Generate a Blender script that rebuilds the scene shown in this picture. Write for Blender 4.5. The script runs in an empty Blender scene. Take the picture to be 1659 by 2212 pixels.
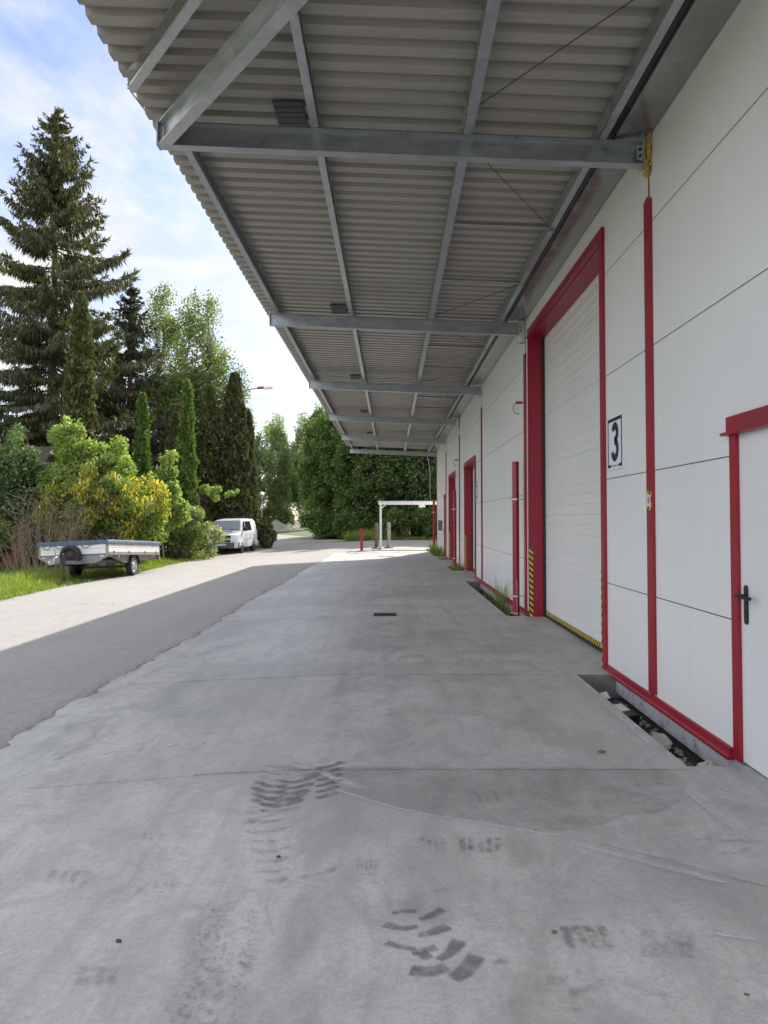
import bpy, math, random
import numpy as np
from mathutils import Vector, Matrix

random.seed(7)
RNG = np.random.default_rng(11)
SC = bpy.context.scene
COL = SC.collection
R = math.radians
EYE = 1.53
F, U0, V0, PITCH = 1660.0, 845.0, 1070.0, R(1.8)

# ------------------------------------------------------------------ terrain
XB = [-12.0, -0.5]
YB = [55.0, 110.0]
def ga(x):
    return 0.0 if x >= -0.5 else (-(-0.5 - max(x, -12.0)) * 0.045)
def gb(y):
    return 0.0 if y <= 55 else (min(y, 110.0) - 55.0) * 0.018
def gz(x, y):
    return ga(x) + gb(y)
def G(u, v):
    """ground point seen at a spot of the photograph (survey helper)"""
    d = Vector(((u - U0) / F, math.cos(PITCH) + (v - V0) / F * math.sin(PITCH), math.sin(PITCH) - (v - V0) / F * math.cos(PITCH)))
    z = 0.0
    for _ in range(12):
        t = (z - EYE) / d.z
        z = gz(d.x * t, d.y * t)
    return d.x * t, d.y * t

# ------------------------------------------------------------------ materials
def nodes(name):
    m = bpy.data.materials.new(name)
    m.use_nodes = True
    nt = m.node_tree
    for n in list(nt.nodes):
        if n.type != 'OUTPUT_MATERIAL':
            nt.nodes.remove(n)
    return m, nt, nt.nodes['Material Output']
def N(nt, t, **kw):
    n = nt.nodes.new(t)
    for k, v in kw.items():
        if k.startswith('i_'):
            n.inputs[k[2:].replace('_', ' ')].default_value = v
        else:
            setattr(n, k, v)
    return n
def L(nt, a, b):
    nt.links.new(a, b)
def ramp(nt, fac, stops):
    r = nt.nodes.new('ShaderNodeValToRGB')
    el = r.color_ramp.elements
    while len(el) < len(stops):
        el.new(0.5)
    for e, (p, c) in zip(el, stops):
        e.position = p
        e.color = (c[0], c[1], c[2], 1) if not isinstance(c, (int, float)) else (c, c, c, 1)
    L(nt, fac, r.inputs['Fac'])
    return r.outputs['Color']
def noise(nt, vec, scale, detail=4, rough=0.55, dist=0.0):
    n = N(nt, 'ShaderNodeTexNoise')
    n.inputs['Scale'].default_value = scale
    n.inputs['Detail'].default_value = detail
    n.inputs['Roughness'].default_value = rough
    n.inputs['Distortion'].default_value = dist
    if vec is not None:
        L(nt, vec, n.inputs['Vector'])
    return n.outputs['Fac']
def mixc(nt, fac, a, b, mode='MIX'):
    m = N(nt, 'ShaderNodeMix', data_type='RGBA', blend_type=mode)
    for sock, val in ((m.inputs[0], fac), (m.inputs[6], a), (m.inputs[7], b)):
        if hasattr(val, 'is_linked'):
            L(nt, val, sock)
        elif isinstance(val, (int, float)):
            sock.default_value = val
        else:
            sock.default_value = (*val, 1)
    return m.outputs[2]
def math_(nt, op, a, b=None):
    m = N(nt, 'ShaderNodeMath', operation=op)
    for i, v in enumerate((a, b)):
        if v is None:
            continue
        if hasattr(v, 'is_linked'):
            L(nt, v, m.inputs[i])
        else:
            m.inputs[i].default_value = v
    return m.outputs[0]
def pos(nt):
    return N(nt, 'ShaderNodeNewGeometry').outputs['Position']
def scaled(nt, vec, s):
    m = N(nt, 'ShaderNodeMapping')
    m.inputs['Scale'].default_value = s
    L(nt, vec, m.inputs['Vector'])
    return m.outputs['Vector']
def bump(nt, h, strength, dist, bsdf):
    b = N(nt, 'ShaderNodeBump')
    b.inputs['Strength'].default_value = strength
    b.inputs['Distance'].default_value = dist
    L(nt, h, b.inputs['Height'])
    L(nt, b.outputs['Normal'], bsdf.inputs['Normal'])
def simple(name, col, rough=0.5, metal=0.0, var=0.12, scale=6.0, bmp=0.0, bscale=60.0, spec=0.5, dirt=None, coord='pos'):
    m, nt, out = nodes(name)
    b = N(nt, 'ShaderNodeBsdfPrincipled')
    b.inputs['Metallic'].default_value = metal
    b.inputs['Specular IOR Level'].default_value = spec
    p = pos(nt)
    f = noise(nt, p, scale, 5, 0.6)
    c = ramp(nt, f, [(0.25, tuple(x * (1 - var) for x in col)), (0.75, tuple(min(1, x * (1 + var)) for x in col))])
    if dirt:
        f2 = noise(nt, p, scale * 0.35, 8, 0.7)
        k = ramp(nt, f2, [(0.52, 0.0), (0.75, dirt[1])])
        c = mixc(nt, k, c, dirt[0])
    L(nt, c, b.inputs['Base Color'])
    L(nt, ramp(nt, f, [(0.2, max(0.03, rough - 0.07)), (0.8, min(1, rough + 0.07))]), b.inputs['Roughness'])
    if bmp:
        bump(nt, noise(nt, p, bscale, 3, 0.6), bmp, 0.01, b)
    L(nt, b.outputs[0], out.inputs[0])
    return m
M = {}
M['red'] = simple('red_paint', (0.29, 0.004, 0.021), 0.40, var=0.14, scale=4, bmp=0.06, bscale=25, dirt=((0.20, 0.035, 0.035), 0.5))
M['red_pipe'] = simple('red_pipe_paint', (0.30, 0.005, 0.021), 0.3, var=0.08, scale=4)
M['white_paint'] = simple('white_paint', (0.72, 0.72, 0.70), 0.45, var=0.04, scale=2, dirt=((0.5, 0.48, 0.44), 0.25))
M['van_white'] = simple('van_white', (0.74, 0.75, 0.76), 0.25, var=0.03, scale=2, dirt=((0.5, 0.46, 0.4), 0.2))
M['door_white'] = simple('door_white', (0.72, 0.72, 0.70), 0.38, var=0.02, scale=1.5, bmp=0.04, bscale=300)
M['board_white'] = simple('board_white', (0.70, 0.69, 0.65), 0.5, var=0.07, scale=5, dirt=((0.4, 0.37, 0.32), 0.5))
M['black'] = simple('black_plastic', (0.012, 0.012, 0.013), 0.4)
M['rubber'] = simple('rubber', (0.02, 0.02, 0.021), 0.7, bmp=0.2, bscale=40)
M['dark_grey'] = simple('dark_grey', (0.035, 0.035, 0.04), 0.5)
M['patch_grey'] = simple('patch_grey', (0.06, 0.06, 0.065), 0.5)
M['bumper'] = simple('bumper_grey', (0.09, 0.095, 0.1), 0.5)
M['glass'] = simple('dark_glass', (0.02, 0.025, 0.03), 0.05, spec=0.8)
M['windscreen'] = simple('windscreen', (0.10, 0.13, 0.15), 0.06, spec=0.9)
M['lamp_glass'] = simple('lamp_glass', (0.5, 0.5, 0.5), 0.1)
M['orange'] = simple('orange_lens', (0.6, 0.12, 0.03), 0.25)
M['rim'] = simple('rim_steel', (0.5, 0.5, 0.5), 0.35, metal=0.6)
M['rust_rim'] = simple('rusty_rim', (0.05, 0.02, 0.018), 0.7, var=0.4, scale=25)
M['tarp'] = simple('tarp', (0.05, 0.085, 0.13), 0.45, var=0.25, scale=7, bmp=0.4, bscale=16)
M['chassis'] = simple('chassis_grey', (0.24, 0.235, 0.225), 0.55, metal=0.3, var=0.15, scale=8, dirt=((0.12, 0.09, 0.07), 0.5))
M['pvc'] = simple('pvc', (0.55, 0.56, 0.54), 0.35)
M['foam'] = simple('foam', (0.50, 0.31, 0.09), 0.8, var=0.3, scale=30, bmp=0.8, bscale=40)
M['brown_seam'] = simple('brown_seam', (0.2, 0.09, 0.03), 0.8, var=0.4, scale=30)
M['rock'] = simple('rock', (0.42, 0.39, 0.34), 0.85, var=0.25, scale=9, bmp=0.7, bscale=25)
M['rock_dark'] = simple('rock_dark', (0.2, 0.18, 0.16), 0.85, var=0.35, scale=9, bmp=0.7, bscale=25)
M['paper'] = simple('paper', (0.7, 0.66, 0.6), 0.8)
M['rust'] = simple('rusty_steel', (0.12, 0.085, 0.065), 0.75, var=0.4, scale=9, bmp=0.3, bscale=30)
M['grey_post'] = simple('grey_post', (0.22, 0.22, 0.20), 0.6, var=0.3, scale=8, dirt=((0.55, 0.55, 0.5), 0.7))
M['bark'] = simple('bark', (0.085, 0.06, 0.045), 0.9, var=0.4, scale=7, bmp=0.8, bscale=14)
M['bark_birch'] = simple('bark_birch', (0.45, 0.43, 0.4), 0.8, var=0.2, scale=5, dirt=((0.05, 0.05, 0.05), 0.9))
M['twig'] = simple('twig', (0.27, 0.21, 0.15), 0.85, var=0.3, scale=8)
M['house'] = simple('house_wall', (0.2, 0.06, 0.035), 0.8, var=0.3, scale=3, bmp=0.3, bscale=20)
M['house_roof'] = simple('house_roof', (0.05, 0.035, 0.03), 0.8, var=0.3, scale=3)
M['sign_white'] = simple('sign_white', (0.76, 0.77, 0.82), 0.4, var=0.02)
M['sign_black'] = simple('sign_black', (0.008, 0.007, 0.007), 0.45)
M['sign_brown'] = simple('sign_brown', (0.012, 0.006, 0.005), 0.45)
M['sign_red'] = simple('sign_red', (0.4, 0.02, 0.03), 0.4)
M['mirror'] = simple('mirror', (0.8, 0.82, 0.85), 0.04, metal=1.0, var=0.01)
M['lamp_red'] = simple('lamp_red', (0.32, 0.05, 0.05), 0.4)
M['lamp_white'] = simple('lamp_white', (0.75, 0.75, 0.72), 0.3)
M['leaf_dry'] = simple('leaf_dry', (0.2, 0.12, 0.05), 0.8, var=0.4, scale=40)
M['grate'] = simple('grate', (0.06, 0.06, 0.06), 0.5, metal=0.5)
M['mailbox'] = simple('mailbox', (0.16, 0.12, 0.12), 0.4, metal=0.3)
M['soil'] = simple('soil', (0.06, 0.045, 0.032), 0.95, var=0.5, scale=12, bmp=1.0, bscale=30)
M['plinth'] = simple('plinth', (0.5, 0.51, 0.52), 0.75, var=0.12, scale=20, bmp=0.5, bscale=90, dirt=((0.03, 0.03, 0.03), 0.9))
M['concrete_side'] = simple('concrete_side', (0.2, 0.19, 0.175), 0.85, var=0.2, scale=8, bmp=0.4, bscale=40)

def galv(name, col, rough=0.42):
    m, nt, out = nodes(name)
    b = N(nt, 'ShaderNodeBsdfPrincipled')
    b.inputs['Metallic'].default_value = 0.72
    p = pos(nt)
    f = noise(nt, scaled(nt, p, (1, 1, 3)), 5, 8, 0.65)
    v = N(nt, 'ShaderNodeTexVoronoi')
    v.inputs['Scale'].default_value = 70
    L(nt, p, v.inputs['Vector'])
    c = ramp(nt, f, [(0.3, tuple(x * 0.72 for x in col)), (0.7, col)])
    c = mixc(nt, 0.12, c, v.outputs['Color'], 'MULTIPLY')
    L(nt, c, b.inputs['Base Color'])
    L(nt, ramp(nt, f, [(0.25, rough - 0.12), (0.75, rough + 0.12)]), b.inputs['Roughness'])
    L(nt, b.outputs[0], out.inputs[0])
    return m
M['galv'] = galv('galvanised_steel', (0.50, 0.53, 0.555), 0.36)
M['galv_light'] = galv('galvanised_sheet', (0.62, 0.63, 0.63), 0.36)
M['flashing'] = galv('polished_flashing', (0.40, 0.40, 0.405), 0.22)
M['strut'] = galv('strut_steel', (0.5, 0.52, 0.53), 0.4)

def sheet_mat():
    m, nt, out = nodes('roof_sheet_coating')
    b = N(nt, 'ShaderNodeBsdfPrincipled')
    p = pos(nt)
    f = noise(nt, scaled(nt, p, (0.4, 2.5, 1)), 2.2, 6, 0.6)
    c = ramp(nt, f, [(0.3, (0.295, 0.274, 0.236)), (0.7, (0.365, 0.34, 0.294))])
    L(nt, c, b.inputs['Base Color'])
    b.inputs['Roughness'].default_value = 0.34
    bump(nt, noise(nt, scaled(nt, p, (0.3, 8, 1)), 3, 3), 0.12, 0.01, b)
    L(nt, b.outputs[0], out.inputs[0])
    return m
M['sheet'] = sheet_mat()

def wall_mat(name, col, period, joint0=None, jper=1.055, rough=0.36):
    """micro-profiled steel panels with horizontal joints"""
    m, nt, out = nodes(name)
    b = N(nt, 'ShaderNodeBsdfPrincipled')
    p = pos(nt)
    s = N(nt, 'ShaderNodeSeparateXYZ')
    L(nt, p, s.inputs[0])
    f = noise(nt, scaled(nt, p, (1, 0.5, 0.5)), 0.9, 6, 0.6)
    c = ramp(nt, f, [(0.3, tuple(x * 0.95 for x in col)), (0.7, tuple(x * 1.03 for x in col))])
    # splash dirt with its own drawn outline near the foot
    d = noise(nt, scaled(nt, p, (1, 1, 0.3)), 5.0, 8, 0.7)
    k = ramp(nt, d, [(0.55, 0.0), (0.8, 0.35)])
    c = mixc(nt, k, c, tuple(x * 0.82 for x in col))
    # rain streaks and handling smudges
    st = noise(nt, scaled(nt, p, (1, 7, 0.5)), 1.6, 7, 0.65)
    c = mixc(nt, ramp(nt, st, [(0.5, 0.0), (0.78, 0.19)]), c, tuple(x * 0.78 for x in (col[0], col[1] * .98, col[2] * .93)))
    sm = noise(nt, p, 14, 8, 0.75)
    c = mixc(nt, ramp(nt, sm, [(0.64, 0.0), (0.74, 0.4)]), c, tuple(x * 0.7 for x in col))
    fine = noise(nt, p, 260, 2, 0.5)
    c = mixc(nt, ramp(nt, fine, [(0.3, 0.0), (0.8, 0.10)]), c, tuple(x * 0.7 for x in col))
    if joint0 is not None:
        q = math_(nt, 'FRACT', math_(nt, 'DIVIDE', math_(nt, 'SUBTRACT', s.outputs['Z'], joint0 - 5 * jper - 0.004), jper))
        ln = math_(nt, 'LESS_THAN', q, 0.008 / jper)
        c = mixc(nt, ln, c, (0.035, 0.035, 0.035))
    L(nt, c, b.inputs['Base Color'])
    L(nt, ramp(nt, f, [(0.2, rough - 0.05), (0.8, rough + 0.06)]), b.inputs['Roughness'])
    w = math_(nt, 'SINE', math_(nt, 'MULTIPLY', s.outputs['Z'], 2 * math.pi / period))
    w = math_(nt, 'ADD', math_(nt, 'MULTIPLY', w, 0.5), math_(nt, 'MULTIPLY', noise(nt, p, 120, 2), 0.6))
    bump(nt, w, 0.11, 0.003, b)
    L(nt, b.outputs[0], out.inputs[0])
    return m
M['wall'] = wall_mat('wall_panel', (0.79, 0.78, 0.75), 0.026, 0.885)
M['sectional'] = wall_mat('sectional_door_panel', (0.76, 0.75, 0.72), 0.012)

def hazard_mat():
    m, nt, out = nodes('hazard_tape')
    b = N(nt, 'ShaderNodeBsdfPrincipled')
    p = pos(nt)
    s = N(nt, 'ShaderNodeSeparateXYZ')
    L(nt, p, s.inputs[0])
    q = math_(nt, 'ADD', math_(nt, 'ADD', math_(nt, 'MULTIPLY', s.outputs['X'], 1.0), s.outputs['Y']), s.outputs['Z'])
    q = math_(nt, 'FRACT', math_(nt, 'MULTIPLY', q, 11.0))
    c = mixc(nt, math_(nt, 'GREATER_THAN', q, 0.5), (0.012, 0.012, 0.012), (0.62, 0.47, 0.03))
    f = noise(nt, p, 30, 6, 0.7)
    c = mixc(nt, ramp(nt, f, [(0.6, 0.0), (0.75, 0.5)]), c, (0.12, 0.1, 0.08))
    L(nt, c, b.inputs['Base Color'])
    b.inputs['Roughness'].default_value = 0.5
    L(nt, b.outputs[0], out.inputs[0])
    return m
M['hazard'] = hazard_mat()

def concrete_mat():
    m, nt, out = nodes('concrete_floor')
    b = N(nt, 'ShaderNodeBsdfPrincipled')
    p = pos(nt)
    big = noise(nt, p, 0.55, 8, 0.62, 0.6)
    mid = noise(nt, scaled(nt, p, (1.6, 0.8, 1)), 1.7, 9, 0.66, 1.2)
    cloud = noise(nt, scaled(nt, p, (1.0, 0.45, 1)), 5.5, 6, 0.6, 1.5)
    fine = noise(nt, p, 95, 4, 0.6)
    c = ramp(nt, big, [(0.32, (0.44, 0.424, 0.39)), (0.5, (0.54, 0.522, 0.486)), (0.7, (0.60, 0.58, 0.545))])
    k = ramp(nt, mid, [(0.46, 0.0), (0.66, 0.8)])
    c = mixc(nt, k, c, (0.295, 0.285, 0.265))
    k = ramp(nt, cloud, [(0.32, 0.5), (0.47, 0.0)])
    c = mixc(nt, k, c, (0.57, 0.555, 0.53))
    stain = noise(nt, p, 0.28, 6, 0.6, 0.8)
    c = mixc(nt, ramp(nt, stain, [(0.46, 0.0), (0.60, 0.55)]), c, (0.28, 0.272, 0.255))
    trk = noise(nt, scaled(nt, p, (5.0, 0.22, 1)), 1.0, 6, 0.6, 0.4)
    c = mixc(nt, ramp(nt, trk, [(0.5, 0.0), (0.72, 0.5)]), c, (0.28, 0.274, 0.262))
    swirl = noise(nt, scaled(nt, p, (1.0, 0.7, 1)), 3.2, 9, 0.7, 3.0)
    c = mixc(nt, ramp(nt, swirl, [(0.5, 0.0), (0.64, 0.42)]), c, (0.29, 0.282, 0.267))
    tan = noise(nt, p, 0.8, 5, 0.6)
    c = mixc(nt, ramp(nt, tan, [(0.5, 0.0), (0.8, 0.35)]), c, (0.39, 0.365, 0.325))
    gr = noise(nt, p, 34, 6, 0.75)
    c = mixc(nt, ramp(nt, gr, [(0.36, 0.4), (0.52, 0.0)]), c, (0.29, 0.285, 0.27))
    c = mixc(nt, ramp(nt, gr, [(0.55, 0.0), (0.7, 0.3)]), c, (0.56, 0.555, 0.54))
    c = mixc(nt, ramp(nt, fine, [(0.35, 0.35), (0.6, 0.0)]), c, (0.26, 0.255, 0.245))
    scr = noise(nt, scaled(nt, p, (2.0, 14, 1)), 2.2, 8, 0.7, 1.0)
    c = mixc(nt, ramp(nt, scr, [(0.56, 0.0), (0.72, 0.35)]), c, (0.29, 0.285, 0.275))
    # black grit specks
    v = N(nt, 'ShaderNodeTexVoronoi')
    v.inputs['Scale'].default_value = 7
    v.inputs['Randomness'].default_value = 1
    L(nt, p, v.inputs['Vector'])
    sep = N(nt, 'ShaderNodeSeparateColor')
    L(nt, v.outputs['Color'], sep.inputs[0])
    thr = math_(nt, 'MULTIPLY', math_(nt, 'POWER', sep.outputs[0], 8.0), 0.085)
    c = mixc(nt, math_(nt, 'LESS_THAN', v.outputs['Distance'], thr), c, (0.12, 0.11, 0.10))
    L(nt, c, b.inputs['Base Color'])
    L(nt, ramp(nt, mid, [(0.3, 0.62), (0.7, 0.42)]), b.inputs['Roughness'])
    bump(nt, math_(nt, 'ADD', noise(nt, p, 40, 6, 0.6), math_(nt, 'MULTIPLY', mid, 1.5)), 0.12, 0.006, b)
    L(nt, b.outputs[0], out.inputs[0])
    return m
M['concrete'] = concrete_mat()

def asphalt_mat(name, col, crack=True):
    m, nt, out = nodes(name)
    b = N(nt, 'ShaderNodeBsdfPrincipled')
    p = pos(nt)
    big = noise(nt, p, 0.35, 8, 0.6, 0.5)
    fine = noise(nt, p, 60, 5, 0.75)
    stone = N(nt, 'ShaderNodeTexVoronoi')
    stone.inputs['Scale'].default_value = 85
    L(nt, p, stone.inputs['Vector'])
    c = ramp(nt, big, [(0.3, tuple(x * 0.82 for x in col)), (0.7, tuple(x * 1.15 for x in col))])
    med = noise(nt, p, 11, 8, 0.8)
    patch = noise(nt, scaled(nt, p, (1, .5, 1)), 0.9, 7, 0.7, 1.0)
    c = mixc(nt, ramp(nt, patch, [(0.48, 0.0), (0.58, 0.6)]), c, tuple(x * 0.66 for x in col))
    c = mixc(nt, 0.40, c, ramp(nt, med, [(0.38, tuple(x * 0.45 for x in col)), (0.62, tuple(x * 1.55 for x in col))]))
    c = mixc(nt, 0.45, c, ramp(nt, fine, [(0.3, tuple(x * 0.45 for x in col)), (0.7, tuple(x * 1.5 for x in col))]))
    sp = N(nt, 'ShaderNodeSeparateColor')
    L(nt, stone.outputs['Color'], sp.inputs[0])
    c = mixc(nt, ramp(nt, sp.outputs[0], [(0.7, 0.0), (0.95, 0.5)]), c, (0.34, 0.31, 0.27))
    if crack:
        v = N(nt, 'ShaderNodeTexVoronoi', feature='DISTANCE_TO_EDGE')
        v.inputs['Scale'].default_value = 0.28
        wob = N(nt, 'ShaderNodeTexNoise')
        wob.inputs['Scale'].default_value = 1.3
        wob.inputs['Detail'].default_value = 6
        L(nt, p, wob.inputs['Vector'])
        va = N(nt, 'ShaderNodeVectorMath', operation='MULTIPLY_ADD')
        va.inputs[1].default_value = (1.6, 1.6, 0)
        L(nt, wob.outputs['Color'], va.inputs[0])
        L(nt, p, va.inputs[2])
        L(nt, va.outputs[0], v.inputs['Vector'])
        gate = noise(nt, p, 0.23, 3)
        k = math_(nt, 'MULTIPLY', math_(nt, 'LESS_THAN', v.outputs['Distance'], 0.003), math_(nt, 'GREATER_THAN', gate, 0.57))
        c = mixc(nt, math_(nt, 'MULTIPLY', k, 0.75), c, (0.05, 0.045, 0.04))
    L(nt, c, b.inputs['Base Color'])
    b.inputs['Roughness'].default_value = 0.88
    bump(nt, fine, 0.5, 0.01, b)
    L(nt, b.outputs[0], out.inputs[0])
    return m
M['asphalt'] = asphalt_mat('asphalt', (0.295, 0.282, 0.264))
M['yard'] = asphalt_mat('yard_gravel', (0.27, 0.245, 0.215), False)
M['gravel'] = asphalt_mat('gravel_stone', (0.24, 0.225, 0.20), False)

def ground_mat():
    m, nt, out = nodes('ground_soil_and_moss')
    b = N(nt, 'ShaderNodeBsdfPrincipled')
    p = pos(nt)
    f = noise(nt, p, 2.5, 8, 0.7)
    s = N(nt, 'ShaderNodeSeparateXYZ')
    L(nt, p, s.inputs[0])
    c1 = ramp(nt, f, [(0.3, (0.04, 0.028, 0.018)), (0.7, (0.11, 0.085, 0.06))])
    c2 = ramp(nt, f, [(0.3, (0.035, 0.06, 0.012)), (0.7, (0.10, 0.14, 0.03))])
    left = math_(nt, 'LESS_THAN', s.outputs['X'], -4.0)
    far = math_(nt, 'GREATER_THAN', s.outputs['Y'], 50.0)
    c = mixc(nt, math_(nt, 'MAXIMUM', left, far), c1, c2)
    L(nt, c, b.inputs['Base Color'])
    b.inputs['Roughness'].default_value = 0.95
    bump(nt, noise(nt, p, 22, 6, 0.7), 0.9, 0.03, b)
    L(nt, b.outputs[0], out.inputs[0])
    return m
M['ground'] = ground_mat()

def decal_mat(name, col, lo, hi, scale, thr=0.35):
    m, nt, out = nodes(name)
    b = N(nt, 'ShaderNodeBsdfPrincipled')
    b.inputs['Base Color'].default_value = (*col, 1)
    b.inputs['Roughness'].default_value = 0.6
    p = pos(nt)
    f = noise(nt, p, scale, 8, 0.7)
    a = ramp(nt, f, [(thr, lo), (thr + 0.3, hi)])
    at = N(nt, 'ShaderNodeAttribute', attribute_name='soft')
    sm = N(nt, 'ShaderNodeMapRange', interpolation_type='SMOOTHSTEP')
    L(nt, at.outputs['Fac'], sm.inputs[0])
    a = math_(nt, 'MULTIPLY', a, sm.outputs[0])
    L(nt, a, b.inputs['Alpha'])
    L(nt, b.outputs[0], out.inputs[0])
    return m
M['mark'] = decal_mat('tyre_mark', (0.18, 0.177, 0.172), 0.15, 0.80, 11, 0.34)
M['mark_soft'] = decal_mat('tyre_mark_faint', (0.2, 0.197, 0.19), 0.0, 0.5, 18, 0.42)
M['speck'] = decal_mat('dirt_speckle', (0.13, 0.12, 0.105), 0.0, 0.8, 42, 0.49)
M['damp'] = decal_mat('damp_patch', (0.27, 0.262, 0.25), 0.08, 0.32, 2.6, 0.38)
M['joint'] = decal_mat('saw_cut', (0.12, 0.113, 0.105), 0.15, 0.6, 4)
M['pale'] = decal_mat('cement_scrape', (0.62, 0.62, 0.62), 0.1, 0.7, 12)

def leaf_mat(name, cols, trans=0.45, hue_scale=0.6, gloss=0.05, rough=0.5):
    m, nt, out = nodes(name)
    g = N(nt, 'ShaderNodeNewGeometry')
    rnd = g.outputs['Random Per Island']
    oi = N(nt, 'ShaderNodeObjectInfo')
    clump = noise(nt, g.outputs['Position'], hue_scale, 3, 0.5)
    f = math_(nt, 'ADD', math_(nt, 'MULTIPLY', rnd, 0.55), math_(nt, 'MULTIPLY', clump, 0.9))
    f = math_(nt, 'ADD', f, math_(nt, 'MULTIPLY', math_(nt, 'SUBTRACT', oi.outputs['Random'], 0.5), 0.25))
    n = len(cols)
    c = ramp(nt, f, [(0.25 + 0.8 * i / max(1, n - 1) * 0.95, cols[i]) for i in range(n)])
    d = N(nt, 'ShaderNodeBsdfDiffuse')
    t = N(nt, 'ShaderNodeBsdfTranslucent')
    L(nt, c, d.inputs['Color'])
    L(nt, mixc(nt, 1.0, c, (1.35, 1.5, 0.7), 'MULTIPLY'), t.inputs['Color'])
    mx = N(nt, 'ShaderNodeMixShader')
    mx.inputs[0].default_value = trans
    L(nt, d.outputs[0], mx.inputs[1])
    L(nt, t.outputs[0], mx.inputs[2])
    gl = N(nt, 'ShaderNodeBsdfGlossy')
    gl.inputs['Roughness'].default_value = rough
    mx2 = N(nt, 'ShaderNodeMixShader')
    mx2.inputs[0].default_value = gloss
    L(nt, mx.outputs[0], mx2.inputs[1])
    L(nt, gl.outputs[0], mx2.inputs[2])
    L(nt, mx2.outputs[0], out.inputs[0])
    return m
M['l_spruce'] = leaf_mat('spruce_needles', [(0.028, 0.038, 0.014), (0.06, 0.068, 0.02), (0.11, 0.105, 0.03)], 0.22)
M['l_thuja'] = leaf_mat('thuja_sprays', [(0.045, 0.06, 0.015), (0.085, 0.10, 0.025), (0.12, 0.11, 0.035)], 0.25)
M['l_thuja_g'] = leaf_mat('thuja_sprays_green', [(0.04, 0.075, 0.012), (0.08, 0.14, 0.02), (0.12, 0.18, 0.03)], 0.3)
M['l_thuja_b'] = leaf_mat('thuja_sprays_brown', [(0.04, 0.055, 0.016), (0.075, 0.082, 0.024), (0.125, 0.11, 0.038)], 0.25)
M['l_birch'] = leaf_mat('birch_leaves', [(0.075, 0.115, 0.025), (0.14, 0.19, 0.045), (0.20, 0.25, 0.075)], 0.5, gloss=0.07)
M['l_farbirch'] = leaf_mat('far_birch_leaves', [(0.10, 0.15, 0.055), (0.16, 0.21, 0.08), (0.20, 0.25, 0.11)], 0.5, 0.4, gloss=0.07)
M['l_bright'] = leaf_mat('bright_leaves', [(0.09, 0.15, 0.025), (0.19, 0.27, 0.05), (0.30, 0.37, 0.11)], 0.5)
M['l_blue'] = leaf_mat('bluish_leaves', [(0.05, 0.085, 0.03), (0.09, 0.14, 0.05), (0.12, 0.18, 0.07)], 0.4)
M['l_forest'] = leaf_mat('forest_leaves', [(0.03, 0.06, 0.012), (0.065, 0.115, 0.02), (0.11, 0.17, 0.03)], 0.42, 0.25)
M['l_dark'] = leaf_mat('dark_leaves', [(0.025, 0.045, 0.012), (0.05, 0.08, 0.018), (0.07, 0.11, 0.025)], 0.35)
M['l_yellow'] = leaf_mat('laburnum_flowers', [(0.45, 0.33, 0.03), (0.60, 0.46, 0.05), (0.70, 0.56, 0.10)], 0.4)
M['l_lab'] = leaf_mat('laburnum_leaves', [(0.07, 0.115, 0.018), (0.15, 0.205, 0.03), (0.23, 0.28, 0.055)], 0.5)
M['l_shrub'] = leaf_mat('shrub_leaves', [(0.09, 0.125, 0.025), (0.17, 0.22, 0.045), (0.25, 0.29, 0.08)], 0.45)
M['l_white'] = leaf_mat('white_blossom', [(0.5, 0.5, 0.42), (0.65, 0.65, 0.58)], 0.3)
M['l_brownleaf'] = leaf_mat('sparse_brownish_leaves', [(0.14, 0.11, 0.04), (0.22, 0.19, 0.08)], 0.4)
M['l_grass'] = leaf_mat('grass_blades', [(0.08, 0.12, 0.018), (0.15, 0.21, 0.028), (0.26, 0.29, 0.05)], 0.45, 0.5)

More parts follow.
